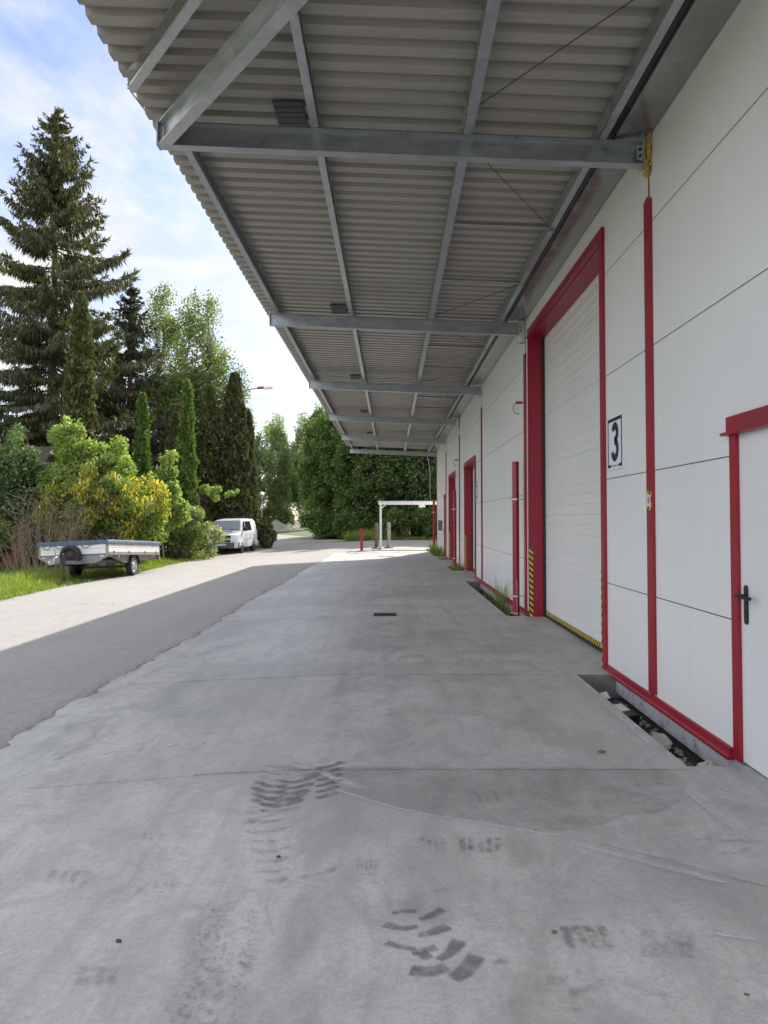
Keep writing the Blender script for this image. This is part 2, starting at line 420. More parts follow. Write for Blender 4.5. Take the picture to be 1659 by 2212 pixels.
# ------------------------------------------------------------------ builders
def off(parent):
    v = Vector((0, 0, 0))
    while parent is not None:
        v += parent.location
        parent = parent.parent
    return v
class MB:
    def __init__(s):
        s.v, s.f, s.m = [], [], []
    def add(s, vs, fs, mi=0):
        b = len(s.v)
        s.v += [tuple(v) for v in vs]
        s.f += [tuple(i + b for i in f) for f in fs]
        s.m += [mi] * len(fs)
        return s
    def box(s, x0, x1, y0, y1, z0, z1, mi=0):
        vs = [(x, y, z) for z in (z0, z1) for y in (y0, y1) for x in (x0, x1)]
        return s.add(vs, [(0, 2, 3, 1), (4, 5, 7, 6), (0, 1, 5, 4), (2, 6, 7, 3), (0, 4, 6, 2), (1, 3, 7, 5)], mi)
    def bar(s, p0, p1, w, h, mi=0, up=(0, 0, 1)):
        p0, p1 = Vector(p0), Vector(p1)
        d = (p1 - p0).normalized()
        r = d.cross(Vector(up))
        if r.length < 1e-4:
            r = d.cross(Vector((1, 0, 0)))
        r.normalize()
        u = r.cross(d)
        vs = []
        for p in (p0, p1):
            for a, b in ((-1, -1), (1, -1), (1, 1), (-1, 1)):
                vs.append(p + r * (a * w / 2) + u * (b * h / 2))
        return s.add(vs, [(0, 1, 2, 3), (7, 6, 5, 4), (0, 4, 5, 1), (1, 5, 6, 2), (2, 6, 7, 3), (3, 7, 4, 0)], mi)
    def sect(s, p0, p1, poly, mi=0, up=(0, 0, 1)):
        """extrude a closed 2-D section (right, up) from p0 to p1"""
        p0, p1 = Vector(p0), Vector(p1)
        d = (p1 - p0).normalized()
        r = d.cross(Vector(up)).normalized()
        u = r.cross(d)
        n = len(poly)
        vs = [p + r * a + u * b for p in (p0, p1) for a, b in poly]
        fs = [(i, (i + 1) % n, n + (i + 1) % n, n + i) for i in range(n)]
        fs += [tuple(range(n - 1, -1, -1)), tuple(range(n, 2 * n))]
        return s.add(vs, fs, mi)
    def tube(s, pts, rad, n=8, mi=0, cap=True):
        pts = [Vector(p) for p in pts]
        if not isinstance(rad, (list, tuple)):
            rad = [rad] * len(pts)
        vs, fs = [], []
        ref = None
        for i, p in enumerate(pts):
            d = (pts[min(i + 1, len(pts) - 1)] - pts[max(i - 1, 0)])
            d = d.normalized() if d.length > 1e-9 else Vector((0, 0, 1))
            if ref is None:
                ref = Vector((1, 0, 0)) if abs(d.x) < 0.8 else Vector((0, 1, 0))
            a = (ref - d * ref.dot(d)).normalized()
            ref = a
            b = d.cross(a)
            for k in range(n):
                t = 2 * math.pi * k / n
                vs.append(p + (a * math.cos(t) + b * math.sin(t)) * rad[i])
        for i in range(len(pts) - 1):
            for k in range(n):
                k2 = (k + 1) % n
                fs.append((i * n + k, i * n + k2, (i + 1) * n + k2, (i + 1) * n + k))
        if cap:
            fs.append(tuple(range(n - 1, -1, -1)))
            fs.append(tuple(range((len(pts) - 1) * n, len(pts) * n)))
        return s.add(vs, fs, mi)
    def lathe(s, c, axis, prof, n=24, mi=0):
        """prof: list of (radius, distance along axis)"""
        c, d = Vector(c), Vector(axis).normalized()
        a = d.orthogonal().normalized()
        b = d.cross(a)
        vs, fs = [], []
        for r, h in prof:
            for k in range(n):
                t = 2 * math.pi * k / n
                vs.append(c + d * h + (a * math.cos(t) + b * math.sin(t)) * max(r, 1e-4))
        for i in range(len(prof) - 1):
            for k in range(n):
                k2 = (k + 1) % n
                fs.append((i * n + k, i * n + k2, (i + 1) * n + k2, (i + 1) * n + k))
        return s.add(vs, fs, mi)
    def poly(s, pts, mi=0):
        return s.add(pts, [tuple(range(len(pts)))], mi)
    def build(s, name, mat, parent=None, smooth=False, bevel=0, world=True):
        me = bpy.data.meshes.new(name)
        o = off(parent) if (parent is not None and world) else Vector((0, 0, 0))
        me.from_pydata([(x - o.x, y - o.y, z - o.z) for x, y, z in s.v], [], s.f)
        mats = mat if isinstance(mat, (list, tuple)) else [mat]
        for m_ in mats:
            me.materials.append(m_)
        if len(mats) > 1:
            me.polygons.foreach_set('material_index', s.m)
        if smooth:
            me.polygons.foreach_set('use_smooth', [True] * len(s.f))
        me.update()
        ob = bpy.data.objects.new(name, me)
        COL.objects.link(ob)
        if parent is not None:
            ob.parent = parent
        if bevel:
            md = ob.modifiers.new('bevel', 'BEVEL')
            md.width = bevel
            md.segments = 2
            md.limit_method = 'ANGLE'
        if smooth and not bevel:
            md = ob.modifiers.new('edges', 'EDGE_SPLIT')
            md.split_angle = R(40)
        return ob
def tag(o, label=None, cat=None, group=None, kind=None):
    for k, v in (('label', label), ('category', cat), ('group', group), ('kind', kind)):
        if v:
            o[k] = v
    return o
def thing(name, label, cat, loc=(0, 0, 0), rot=(0, 0, 0), group=None):
    o = bpy.data.objects.new(name, None)
    o.empty_display_size = 0.3
    COL.objects.link(o)
    o.location = loc
    o.rotation_euler = rot
    return tag(o, label, cat, group)
def dup(root, loc, label, rot=None, scale=None, group=None):
    r = root.copy()
    COL.objects.link(r)
    r.location = loc
    if rot is not None:
        r.rotation_euler = rot
    if scale is not None:
        r.scale = scale
    r['label'] = label
    if group:
        r['group'] = group
    for ch in list(root.children):
        c = ch.copy()
        COL.objects.link(c)
        c.parent = r
        for g in list(ch.children):
            d = g.copy()
            COL.objects.link(d)
            d.parent = c
    return r
def text_mesh(body, size, mtx, offset=0.0, sx=1.0):
    cu = bpy.data.curves.new('t', 'FONT')
    cu.body = body
    cu.size = size
    cu.align_x = 'CENTER'
    cu.align_y = 'CENTER'
    cu.offset = offset
    cu.extrude = 0.0
    ob = bpy.data.objects.new('t', cu)
    COL.objects.link(ob)
    bpy.context.view_layer.update()
    me = bpy.data.meshes.new_from_object(ob.evaluated_get(bpy.context.evaluated_depsgraph_get()))
    vs = [mtx @ Vector((v.co.x * sx, v.co.y, v.co.z)) for v in me.vertices]
    fs = [tuple(p.vertices) for p in me.polygons]
    bpy.data.objects.remove(ob)
    bpy.data.curves.remove(cu)
    bpy.data.meshes.remove(me)
    return vs, fs

# ------------------------------------------------------------------ ground sheets
def add_breaks(vals, brk):
    lo, hi = min(vals), max(vals)
    return sorted(set(list(vals) + [b for b in brk if lo < b < hi]))
def sheet(name, ys, xl, xr, zoff, mat, extra_x=()):
    """a sheet following the terrain between left edge xl(y) and right edge xr(y)"""
    ys = add_breaks(ys, YB)
    mb = MB()
    for y0, y1 in zip(ys[:-1], ys[1:]):
        xs = sorted(set([b for b in list(XB) + list(extra_x) if max(xl(y0), xl(y1)) + 0.02 < b < min(xr(y0), xr(y1)) - 0.02]))
        a = [xl(y0)] + xs + [xr(y0)]
        b = [xl(y1)] + xs + [xr(y1)]
        for i in range(len(a) - 1):
            q = [(a[i], y0), (a[i + 1], y0), (b[i + 1], y1), (b[i], y1)]
            mb.poly([(x, y, gz(x, y) + zoff) for x, y in q])
    return mb.build(name, mat)
gx = sorted(set([-500, -120, -60, -30, -12, -9, -6, -2.6, -2.5, -0.5, 12, 12.1, 40, 120, 500]))
gy = sorted(set([-80, -8.05, -8, 10, 37.0, 37.1, 45, 55, 80, 110, 200, 400, 1200]))
mb = MB()
def gzz(x, y):
    return gz(x, y) - 0.004 - (0.22 if (-2.5 <= x <= 12 and -8 <= y <= 37.0) else 0)
idx = {}
for y in gy:
    for x in gx:
        idx[(x, y)] = len(mb.v)
        mb.v.append((x, y, gzz(x, y)))
for y0, y1 in zip(gy[:-1], gy[1:]):
    for x0, x1 in zip(gx[:-1], gx[1:]):
        mb.f.append((idx[(x0, y0)], idx[(x1, y0)], idx[(x1, y1)], idx[(x0, y1)]))
        mb.m.append(0)
tag(mb.build('ground', M['ground']), kind='structure')

def jag(seed, amp, y):
    r = random.Random(int(y * 1000) + seed)
    return r.uniform(-amp, amp)
SLAB_L = lambda y: -2.80 + 0.04 * math.sin(y * 0.7) + 0.014 * math.sin(y * 2.3 + 1) + 0.012 * math.sin(y * 7.1) + jag(3, 0.02, y) + (0.05 if math.sin(y * 3.7) > .93 else 0)
ROAD_L = lambda y: (-9.35 + 0.12 * math.sin(y * 0.5) + jag(5, 0.1, y)) if y < 44 else ((-9.35 + (min(y, 50) - 44) * 0.16 + jag(5, 0.08, y)) if y < 50 else (-8.4 - (y - 50) * 0.17))
YS_EDGE = [-20, -10, -5, 0, 2, 3] + [round(4 + 0.08 * k, 3) for k in range(100)] + [round(12 + 0.2 * k, 3) for k in range(127)] + [37.5]
ys_road = YS_EDGE
tag(sheet('road', ys_road, ROAD_L, lambda y: SLAB_L(round(y, 3)) + 0.02, 0.0, M['asphalt']), kind='structure')
YARD_R = lambda y: 30.0 if y < 55.5 else (-2.3 - (y - 58) * 0.42 if y >= 58 else 30.0 - (y - 55.5) / 2.5 * 32.3)
ys_yard = [37.5, 38.5, 40, 42, 44, 46, 48, 50, 52, 54, 55.5, 56.5, 58, 62, 66, 70, 75, 80, 90, 100, 110, 130]
tag(sheet('yard', ys_yard, ROAD_L, YARD_R, 0.0, M['yard']), kind='structure')

# concrete slab with the open pits along the wall
WALL = 2.2
PITS = [(4.80, 7.62), (12.2, 19.1), (23.0, 25.3), (29.2, 30.4), (31.9, 36.7)]
PX = 1.83
mb = MB()
ZS = 0.004
ys = YS_EDGE
for y0, y1 in zip(ys[:-1], ys[1:]):
    a = [SLAB_L(round(y0, 3)), -0.5, PX]
    b = [SLAB_L(round(y1, 3)), -0.5, PX]
    for i in range(2):
        mb.poly([(x, y, ga(x) + ZS) for x, y in ((a[i], y0), (a[i + 1], y0), (b[i + 1], y1), (b[i], y1))])
solid = []
c = -20
for p0, p1 in PITS:
    solid.append((c, p0))
    c = p1
solid.append((c, 37.5))
for y0, y1 in solid:
    x1 = 2.47 if y1 < 36 else 2.19
    if y0 > 36:
        mb.poly([(PX, y0, ZS), (2.19, y0, ZS), (2.19, y1, ZS), (PX, y1, ZS)])
        mb.poly([(2.19, 37.0, ZS), (3.2, 37.0, ZS), (3.2, y1, ZS), (2.19, y1, ZS)])
    else:
        mb.poly([(PX, y0, ZS), (x1, y0, ZS), (x1, y1, ZS), (PX, y1, ZS)])
for p0, p1 in PITS:      # pit sides
    mb.poly([(PX, p0, ZS), (PX, p1, ZS), (PX, p1, -0.3), (PX, p0, -0.3)], 1)
    mb.poly([(PX, p0, ZS), (2.4, p0, ZS), (2.4, p0, -0.3), (PX, p0, -0.3)], 1)
    mb.poly([(PX, p1, ZS), (2.4, p1, ZS), (2.4, p1, -0.3), (PX, p1, -0.3)], 1)
# marks on the slab: drawn as thin films, each with its own place on the floor
MATS_SLAB = [M['concrete'], M['concrete_side'], M['mark'], M['mark_soft'], M['speck'], M['damp'], M['joint'], M['pale']]
def gp(u, v, lift):
    x, y = G(u, v)
    return (x, y, gz(x, y) + ZS + lift)
lift_k = [0]
SOFT0 = []
def nextlift():
    lift_k[0] += 1
    return 0.0012 + 0.00004 * lift_k[0]
def stroke(pts, w0, w1, mi, taper=True):
    """tapered band through photo survey points; widths in metres"""
    l = nextlift()
    P = [Vector(gp(u, v, l)) for u, v in pts]
    Q = []
    for i in range(len(P) - 1):
        for k in range(5):
            t = k / 5
            p0 = P[max(i - 1, 0)]; p1 = P[i]; p2 = P[i + 1]; p3 = P[min(i + 2, len(P) - 1)]
            q = 0.5 * (2 * p1 + (p2 - p0) * t + (2 * p0 - 5 * p1 + 4 * p2 - p3) * t * t + (3 * p1 - p0 - 3 * p2 + p3) * t ** 3)
            Q.append(q)
    Q.append(P[-1])
    n = len(Q)
    vs = []
    for i, q in enumerate(Q):
        d = (Q[min(i + 1, n - 1)] - Q[max(i - 1, 0)]).normalized()
        s = Vector((d.y, -d.x, 0))
        t = i / (n - 1)
        w = (w0 + (w1 - w0) * t) * (0.94 + 0.12 * random.random()) * (min(1.0, 0.35 + 4 * min(t, 1 - t)) if taper else 1)
        w = max(w, 0.004)
        e = min(0.010, w * .45) if mi != 4 else w * .3
        vs += [q + s * (w / 2 + e), q + s * (w / 2 - e), q - s * (w / 2 - e), q - s * (w / 2 + e)]
    for k, v in enumerate(vs):
        v.z = gz(v.x, v.y) + ZS + l
        if k % 4 in (0, 3) or k < 4 or k >= len(vs) - 4:
            SOFT0.append(len(mb.v) + k)
    mb.add(vs, [(4 * i + c, 4 * i + c + 1, 4 * i + c + 5, 4 * i + c + 4) for i in range(n - 1) for c in range(3)], mi)
# chevron lugs, near centre
for pts, w0, w1 in [
    ([(828, 1998), (868, 2008), (905, 2004)], .05, .02), ([(900, 2024), (935, 2016), (970, 2002)], .03, .055),
    ([(832, 2038), (872, 2050), (900, 2052)], .035, .02), ([(888, 2064), (915, 2056), (945, 2048)], .03, .04),
    ([(884, 2098), (925, 2102), (968, 2090)], .06, .05), ([(975, 2118), (1005, 2100), (1032, 2066)], .055, .065),
    ([(945, 2078), (975, 2058), (994, 2032)], .03, .06), ([(845, 1976), (870, 1972), (902, 1970)], .02, .03),
    ([(905, 1990), (930, 1980), (958, 1966)], .025, .04), ([(905, 2072), (930, 2062)], .05, .05)]:
    stroke(pts, w0, w1, 2, False)
# chevron patch further on
for k in range(9):
    v = 1640 + k * 13
    o = 6 * math.sin(k * 1.7)
    stroke([(628 - k * 9 + o, v + 8), (668 - k * 9, v + 12), (712 - k * 8, v - 2 + o)], .035, .07, 2 if 2 < k < 8 else 3)
    stroke([(560 - k * 4 + o, v + 22), (590 - k * 4, v + 34), (640 - k * 6, v + 30)], .05, .03, 2 if 1 < k < 6 else 3)
    if k < 6:
        stroke([(745 - k * 3, v + 6), (715 - k * 2, v + 16), (680, v + 22)], .06, .03, 2)
for k in range(7):
    stroke([(520 + 8 * k, 1775 + 22 * k), (570 + 6 * k, 1780 + 21 * k), (640 - 4 * k, 1764 + 22 * k)], .04, .03, 3)
# block prints
def printpatch(u0, v0, u1, v1, n, mi, lean=0):
    for k in range(n):
        a = (k + 0.5) / n
        u = u0 + (u1 - u0) * a
        stroke([(u + lean, v0 + 4 * math.sin(3 * a)), (u + lean * .4, (v0 + v1) / 2), (u, v1)], (u1 - u0) / n / F * 3.4 * .66, (u1 - u0) / n / F * 3.4 * .6, mi, False)
printpatch(990, 1806, 1084, 1846, 5, 3)
printpatch(988, 1810, 1086, 1844, 5, 3)
printpatch(905, 1808, 965, 1844, 4, 3)
printpatch(1222, 1998, 1330, 2056, 4, 3, -22)
printpatch(1225, 2002, 1328, 2052, 4, 3, -22)
printpatch(1385, 2012, 1500, 2075, 6, 3)
printpatch(765, 1858, 812, 1896, 5, 3, 6)
printpatch(92, 1880, 190, 1914, 4, 3, 16)
printpatch(152, 2088, 250, 2136, 4, 3, 14)
printpatch(1010, 1708, 1085, 1738, 4, 3, -14)
printpatch(285, 1798, 350, 1818, 4, 3, 5)
printpatch(290, 1905, 375, 1935, 5, 3, 10)
for k in range(10):
    stroke([(112 + 36 * k, 1645 - 4 * k), (126 + 36 * k, 1641 - 4 * k), (132 + 36 * k, 1637 - 4 * k)], .03, .03, 3)
for pts in ([(1530, 1826), (1580, 1820), (1630, 1822)], [(1545, 1848), (1590, 1845), (1615, 1836)], [(1500, 1818), (1540, 1815)],
            [(1230, 2150), (1270, 2140), (1310, 2122)], [(1190, 2135), (1230, 2110), (1260, 2104)], [(1060, 2085), (1085, 2080), (1100, 2076)],
            [(1370, 1700), (1420, 1695), (1450, 1700)], [(1180, 2160), (1188, 2130), (1186, 2108)], [(1245, 2196), (1238, 2160), (1245, 2140)],
            [(1030, 2130), (1040, 2120), (1050, 2110)], [(935, 1930), (980, 1922)], [(640, 1900), (700, 1890), (740, 1870)]):
    stroke(pts, .03, .025, 3)
# speckled tyre bands
stroke([(400, 2260), (425, 2160), (455, 2060), (480, 1950)], .16, .15, 4, False)
stroke([(500, 2230), (520, 2130), (535, 2040), (545, 1960)], .05, .05, 4)
# damp patch with curved rim, saw cuts, cement scrapes
l = nextlift()
rim = [(550, 1655), (640, 1672), (720, 1700), (800, 1728), (880, 1752), (960, 1768), (1040, 1778), (1110, 1790), (1180, 1797), (1240, 1795), (1300, 1784), (1355, 1764), (1420, 1760), (1470, 1735), (1490, 1690), (1440, 1664), (1200, 1660), (900, 1660)]
mb.poly([gp(u, v, l) for u, v in rim], 5)
l = nextlift()
for y, xa, xb in [(4.73, -1.2, 1.83), (7.60, -2.6, 1.83), (12.2, -2.6, 1.8), (17.5, -2.7, 1.8), (22.8, -2.7, 1.8), (28.0, -2.7, 1.8), (33.2, -2.7, 1.8)]:
    xs = add_breaks([xa, xb], [-0.5])
    for a_, b_ in zip(xs[:-1], xs[1:]):
        w = 0.004 + 0.0006 * y
        mb.poly([(a_, y - w, ga(a_) + ZS + l), (b_, y - w, ga(b_) + ZS + l), (b_, y + w, ga(b_) + ZS + l), (a_, y + w, ga(a_) + ZS + l)], 6)
stroke([(0, 1711), (280, 1690), (560, 1668)], .008, .008, 6)
stroke([(1240, 1815), (1400, 1852), (1560, 1895), (1690, 1930)], .007, .007, 6)
stroke([(700, 1700), (860, 1750), (1060, 1785), (1240, 1815)], .012, .012, 7)
stroke([(1250, 1830), (1400, 1868), (1580, 1915)], .03, .05, 7)
stroke([(690, 1668), (740, 1692), (790, 1708)], .05, .08, 7)
stroke([(1540, 2022), (1590, 2030), (1640, 2036)], .02, .01, 7)
for pts, w in (([(1470, 1700), (1530, 1752), (1590, 1795), (1640, 1822)], .03), ([(1250, 1470), (1330, 1545), (1450, 1655)], .02)):
    stroke(pts, w, w, 7)
l = nextlift()
l_edge = [y for y in YS_EDGE if 2 <= y <= 36]
for y0, y1 in zip(l_edge[:-1], l_edge[1:]):
    a_, b_ = SLAB_L(round(y0, 3)) - .012, SLAB_L(round(y1, 3)) - .012
    wa, wb = .028 + .02 * math.sin(y0 * 5.3), .028 + .02 * math.sin(y1 * 5.3)
    mb.poly([(a_, y0, ga(a_) + ZS + l), (a_ + wa, y0, ga(a_ + wa) + ZS + l), (b_ + wb, y1, ga(b_ + wb) + ZS + l), (b_, y1, ga(b_) + ZS + l)], 6)
    if 4 < y0 < 20:
        k0 = len(mb.v)
        mb.poly([(a_ - .10, y0, ga(a_ - .1) + ZS + l + .0004), (a_ + .16, y0, ga(a_ + .16) + ZS + l + .0004), (b_ + .16, y1, ga(b_ + .16) + ZS + l + .0004), (b_ - .10, y1, ga(b_ - .1) + ZS + l + .0004)], 4)
        SOFT0 += [k0 + 1, k0 + 2]
apron = tag(mb.build('concrete_apron', MATS_SLAB), kind='structure')
sa = apron.data.attributes.new('soft', 'FLOAT', 'POINT')
sv = np.ones(len(mb.v), dtype=np.float32)
sv[SOFT0] = 0
sa.data.foreach_set('value', sv)

# ------------------------------------------------------------------ warehouse
COLY = [6.47 + 6.04 * k for k in range(6)]       # column lines
YE = 36.9                                        # far corner
wh = thing('warehouse', 'long white panel clad warehouse with red trimmed doors under the canopy', 'warehouse', (2.2, 16, 0))
DOORS = [(7.96, 12.13, 4.43), (20.02, 22.85, 3.08), (26.35, 29.05, 3.08)]   # opening y0, y1, top
PDOORS = [(3.86, 4.88, 2.09, 0.97), (30.85, 31.85, 2.45, 0.97)]
mb = MB()
segs = sorted([(a, b, t) for a, b, t in DOORS] + [(a, b, t) for a, b, t, _ in PDOORS])
c = -8.0
WT = 6.4
for a, b, t in segs:
    mb.box(WALL, WALL + 0.16, c, a, 0.0, WT)
    mb.box(WALL, WALL + 0.16, a, b, t, WT)
    c = b
mb.box(WALL, WALL + 0.16, c, YE, 0.0, WT)
mb.build('wall', M['wall'], wh)
mb = MB().box(WALL + 0.161, 14.0, YE - 0.16, YE, 0.0, WT).box(13.84, 14, -8, YE - 0.161, 0, WT).box(WALL + 0.161, 13.839, -8, -7.84, 0, WT)
mb.build('outer_wall', M['wall'], wh)
MB().box(WALL - 0.05, 14.2, -8.1, YE + 0.1, WT + 0.002, WT + 0.15).build('roof', M['galv'], wh)
# plinth below the base trim
for p0, p1 in PITS:
    MB().box(WALL + 0.012, WALL + 0.1, p0 + 0.002, p1 - 0.002, -0.17, -0.012).build('plinth', M['plinth'], wh)
# base trim
for p0, p1 in [(4.99, 7.83), (12.26, 19.88), (22.98, 26.22), (29.18, 30.72), (31.98, 36.85)]:
    MB().sect((WALL, p0, 0), (WALL, p1, 0), [(0.004, -0.012), (-0.036, -0.018), (-0.038, 0.0), (-0.024, 0.016), (-0.02, 0.062), (0.004, 0.065)]).build('base_trim', M['red'], wh)
# red cover strips over the columns
for k, y in enumerate(COLY[:5]):
    mb = MB()
    y0, y1 = y - 0.07, y + 0.075
    ztop = 4.24
    zb = 0.08 if not any(a < y < b for a, b in ((4.99, 7.83),)) else 0.079
    mb.box(WALL - 0.025, WALL + 0.001, y0, y1, zb, ztop)
    if k == 0:
        mb.add([(WALL - 0.0255, y0, ztop), (WALL - 0.0255, y1, ztop), (WALL - 0.0255, y0 + 0.05, ztop + 0.035), (WALL - 0.0255, y1, ztop + 0.01)], [(0, 1, 3, 2)])
    mb.build('cover_strip', M['red'], wh)
    MB().box(WALL - 0.006, WALL + 0.001, y - 0.012, y + 0.012, ztop + 0.001, 4.62).build('sealing_joint', M['brown_seam'], wh)
MB().box(WALL - 0.02, WALL + 0.14, YE + 0.001, YE + 0.02, 0, 4.8).box(WALL - 0.02, WALL - 0.001, YE - 0.1, YE + 0.0, 0, 4.8).build('corner_trim', M['red'], wh)
# yellow foam round the first beam end
mb = MB()
rr = random.Random(4)
for k in range(150):
    t = k / 149
    c_ = Vector((WALL - 0.015 + rr.uniform(-.035, .01) * (1 - t), COLY[0] - 0.03 - 0.03 * t + rr.uniform(-.03, .03) * (.5 + abs(math.sin(t * 9))), 4.45 + 0.36 * t))
    r_ = rr.uniform(0.010, 0.019)
    pr = [(r_ * math.sin(math.pi * i / 5), -r_ * math.cos(math.pi * i / 5)) for i in range(6)]
    mb.lathe(c_, (rr.uniform(-1, 1), rr.uniform(-1, 1), 1), pr, 7)
mb.build('foam_sealant', M['foam'], wh, smooth=True)

def loading_door(y0, y1, top, big):
    XD = 2.43
    # leaf: pressed sections with shallow ribs
    mb = MB()
    sec = 0.784 if big else 0.62
    z = 0.03
    prof = [(XD, z)]
    rib = sec / 6
    j = 0
    while z < top - 0.02:
        j += 1
        z2 = z + rib
        if j % 6 == 0:
            prof += [(XD, z2 - 0.012), (XD + 0.012, z2 - 0.008), (XD + 0.012, z2 - 0.002), (XD, z2 + 0.002)]
        else:
            prof += [(XD, z2 - 0.016), (XD + 0.006, z2 - 0.008), (XD, z2)]
        z = z2
    prof = [p for p in prof if p[1] < top - 0.005] + [(XD, top - 0.004)]
    n = len(prof)
    vs = [(x, y0, z_) for x, z_ in prof] + [(x, y1, z_) for x, z_ in prof]
    mb.add(vs, [(i, i + 1, n + i + 1, n + i) for i in range(n - 1)])
    leaf = mb.build('loading_door', M['sectional'], wh)
    # frame: face trims, reveals, drip flange
    for fb, rb in ((((y0 - 0.12, y0)), (y0 - 0.012, y0 + 0.010)), (((y1, y1 + 0.05)), (y1 - 0.012, y1 + 0.012))):
        f = MB().box(WALL - 0.03, WALL + 0.001, fb[0], fb[1], 0.005, top)           # face trim
        f.box(WALL + 0.0012, XD - 0.002, rb[0], rb[1], 0.005, top - 0.001)          # reveal
        f.build('door_jamb', M['red'], leaf)
    h = MB()
    h.box(WALL - 0.032, WALL + 0.001, y0 - 0.122, y1 + 0.052, top + 0.001, top + 0.12)
    h.box(WALL - 0.055, WALL + 0.0, y0 - 0.14, y1 + 0.09, top - 0.012, top - 0.0)
    h.box(WALL + 0.002, XD, y0 + 0.011, y1 - 0.013, top - 0.025, top - 0.002)
    h.build('door_lintel', M['red'], leaf)
    # side seal with hinge knuckles
    s = MB()
    s.box(XD - 0.035, XD - 0.003, y1 - 0.050, y1 - 0.014, 0.006, top - 0.026)
    k = 0.1
    while k < top - 0.1:
        s.box(XD - 0.045, XD - 0.035, y1 - 0.062, y1 - 0.02, k, k + 0.05)
        k += 0.131
    s.build('side_seal', M['black'], leaf)
    MB().box(XD - 0.02, XD + 0.01, y0 + 0.012, y1 - 0.052, 0.005, 0.045).build('bottom_seal', M['rubber'], leaf)
    MB().box(XD - 0.008, XD - 0.002, y0 + 0.012, y1 - 0.052, 0.046, 0.105).build('hazard_tape', M['hazard'], leaf)
    MB().box(WALL - 0.028, WALL + 0.03, y1 - 0.0155, y1 - 0.0125, 0.006, 1.08).build('hazard_tape', M['hazard'], leaf)
    MB().box(WALL - 0.0335, WALL - 0.0305, y0 - 0.022, y0 - 0.001, 0.006, 1.0).build('hazard_tape', M['hazard'], leaf)
    return leaf
for k, (a, b, t) in enumerate(DOORS):
    loading_door(a, b, t, k == 0)
def people_door(y0, y1, top, handle):
    leaf = MB().box(WALL + 0.012, WALL + 0.06, y0, y1, 0.012, top).build('personnel_door', M['door_white'] if y0 < 10 else M['red'], wh)
    f = MB()
    f.box(WALL - 0.012, WALL + 0.0115, y1 - 0.006, y1 + 0.085, 0.004, top)
    f.box(WALL - 0.012, WALL + 0.03, y0 - 0.085, y0 - 0.001, 0.004, top)
    f.box(WALL - 0.03, WALL + 0.03, y0 - 0.11, y1 + 0.09, top + 0.001, top + 0.1)
    f.box(WALL - 0.055, WALL - 0.002, y0 - 0.14, y1 + 0.125, top - 0.018, top)
    f.build('door_frame', M['red'], leaf)
    h = MB()
    yh, zh = y1 - 0.085, 1.055
    pl = []
    for i in range(17):
        a = math.pi * i / 16
        pl.append((yh + 0.022 * math.cos(a), 1.10 + 0.022 * math.sin(a)))
    for i in range(17):
        a = math.pi + math.pi * i / 16
        pl.append((yh + 0.022 * math.cos(a), 0.90 + 0.022 * math.sin(a)))
    n = len(pl)
    x0, x1 = WALL + 0.011, WALL + 0.001
    h.add([(x0, y, z) for y, z in pl] + [(x1, y, z) for y, z in pl], [(i, (i + 1) % n, n + (i + 1) % n, n + i) for i in range(n)] + [tuple(range(n, 2 * n))])
    h.tube([(WALL + 0.002, yh, zh), (WALL - 0.04, yh, zh), (WALL - 0.054, yh - 0.012, zh), (WALL - 0.054, yh - 0.06, zh - 0.001), (WALL - 0.048, yh - 0.165, zh - 0.002)], [0.012, 0.012, 0.0135, 0.013, 0.0115], 12)
    h.tube([(WALL - 0.04, yh + 0.012, zh), (WALL - 0.054, yh - 0.004, zh)], [0.012, 0.013], 12)
    h.lathe((WALL + 0.001, yh, 0.955), (-1, 0, 0), [(0.0, 0.006), (0.008, 0.006), (0.009, 0.0)], 12)
    h.build('handle', M['black'], leaf, smooth=True)
for a, b, t, hh in PDOORS:
    people_door(a, b, t, hh)

# signs --------------------------------------------------------------
SM = lambda y, z, x: Matrix(((0, 0, -1, x), (-1, 0, 0, y), (0, 1, 0, z), (0, 0, 0, 1)))
def digit(ch):
    """thick stroke numerals drawn as outlines, unit height, centred"""
    import math as m
    P = []
    if ch == '3':
        for i in range(17):
            a = m.radians(160 - 245 * i / 16)
            P.append((0.02 + 0.185 * m.cos(a), 0.235 + 0.185 * m.sin(a)))
        for i in range(19):
            a = m.radians(80 - 245 * i / 18)
            P.append((0.0 + 0.215 * m.cos(a), -0.205 + 0.215 * m.sin(a)))
    else:
        for i in range(15):
            a = m.radians(165 - 205 * i / 14)
            P.append((0.0 + 0.19 * m.cos(a), 0.23 + 0.19 * m.sin(a)))
        P += [(-0.05, -0.15), (-0.2, -0.42), (0.22, -0.42)]
    w = 0.20
    vs, fs = [], []
    for i, p in enumerate(P):
        a, b = P[max(i - 1, 0)], P[min(i + 1, len(P) - 1)]
        dx, dy = b[0] - a[0], b[1] - a[1]
        l_ = m.hypot(dx, dy) or 1
        nx, ny = -dy / l_ * w / 2, dx / l_ * w / 2
        vs += [(p[0] + nx, p[1] + ny, 0), (p[0] - nx, p[1] - ny, 0)]
    fs = [(2 * i, 2 * i + 1, 2 * i + 3, 2 * i + 2) for i in range(len(P) - 1)]
    return vs, fs
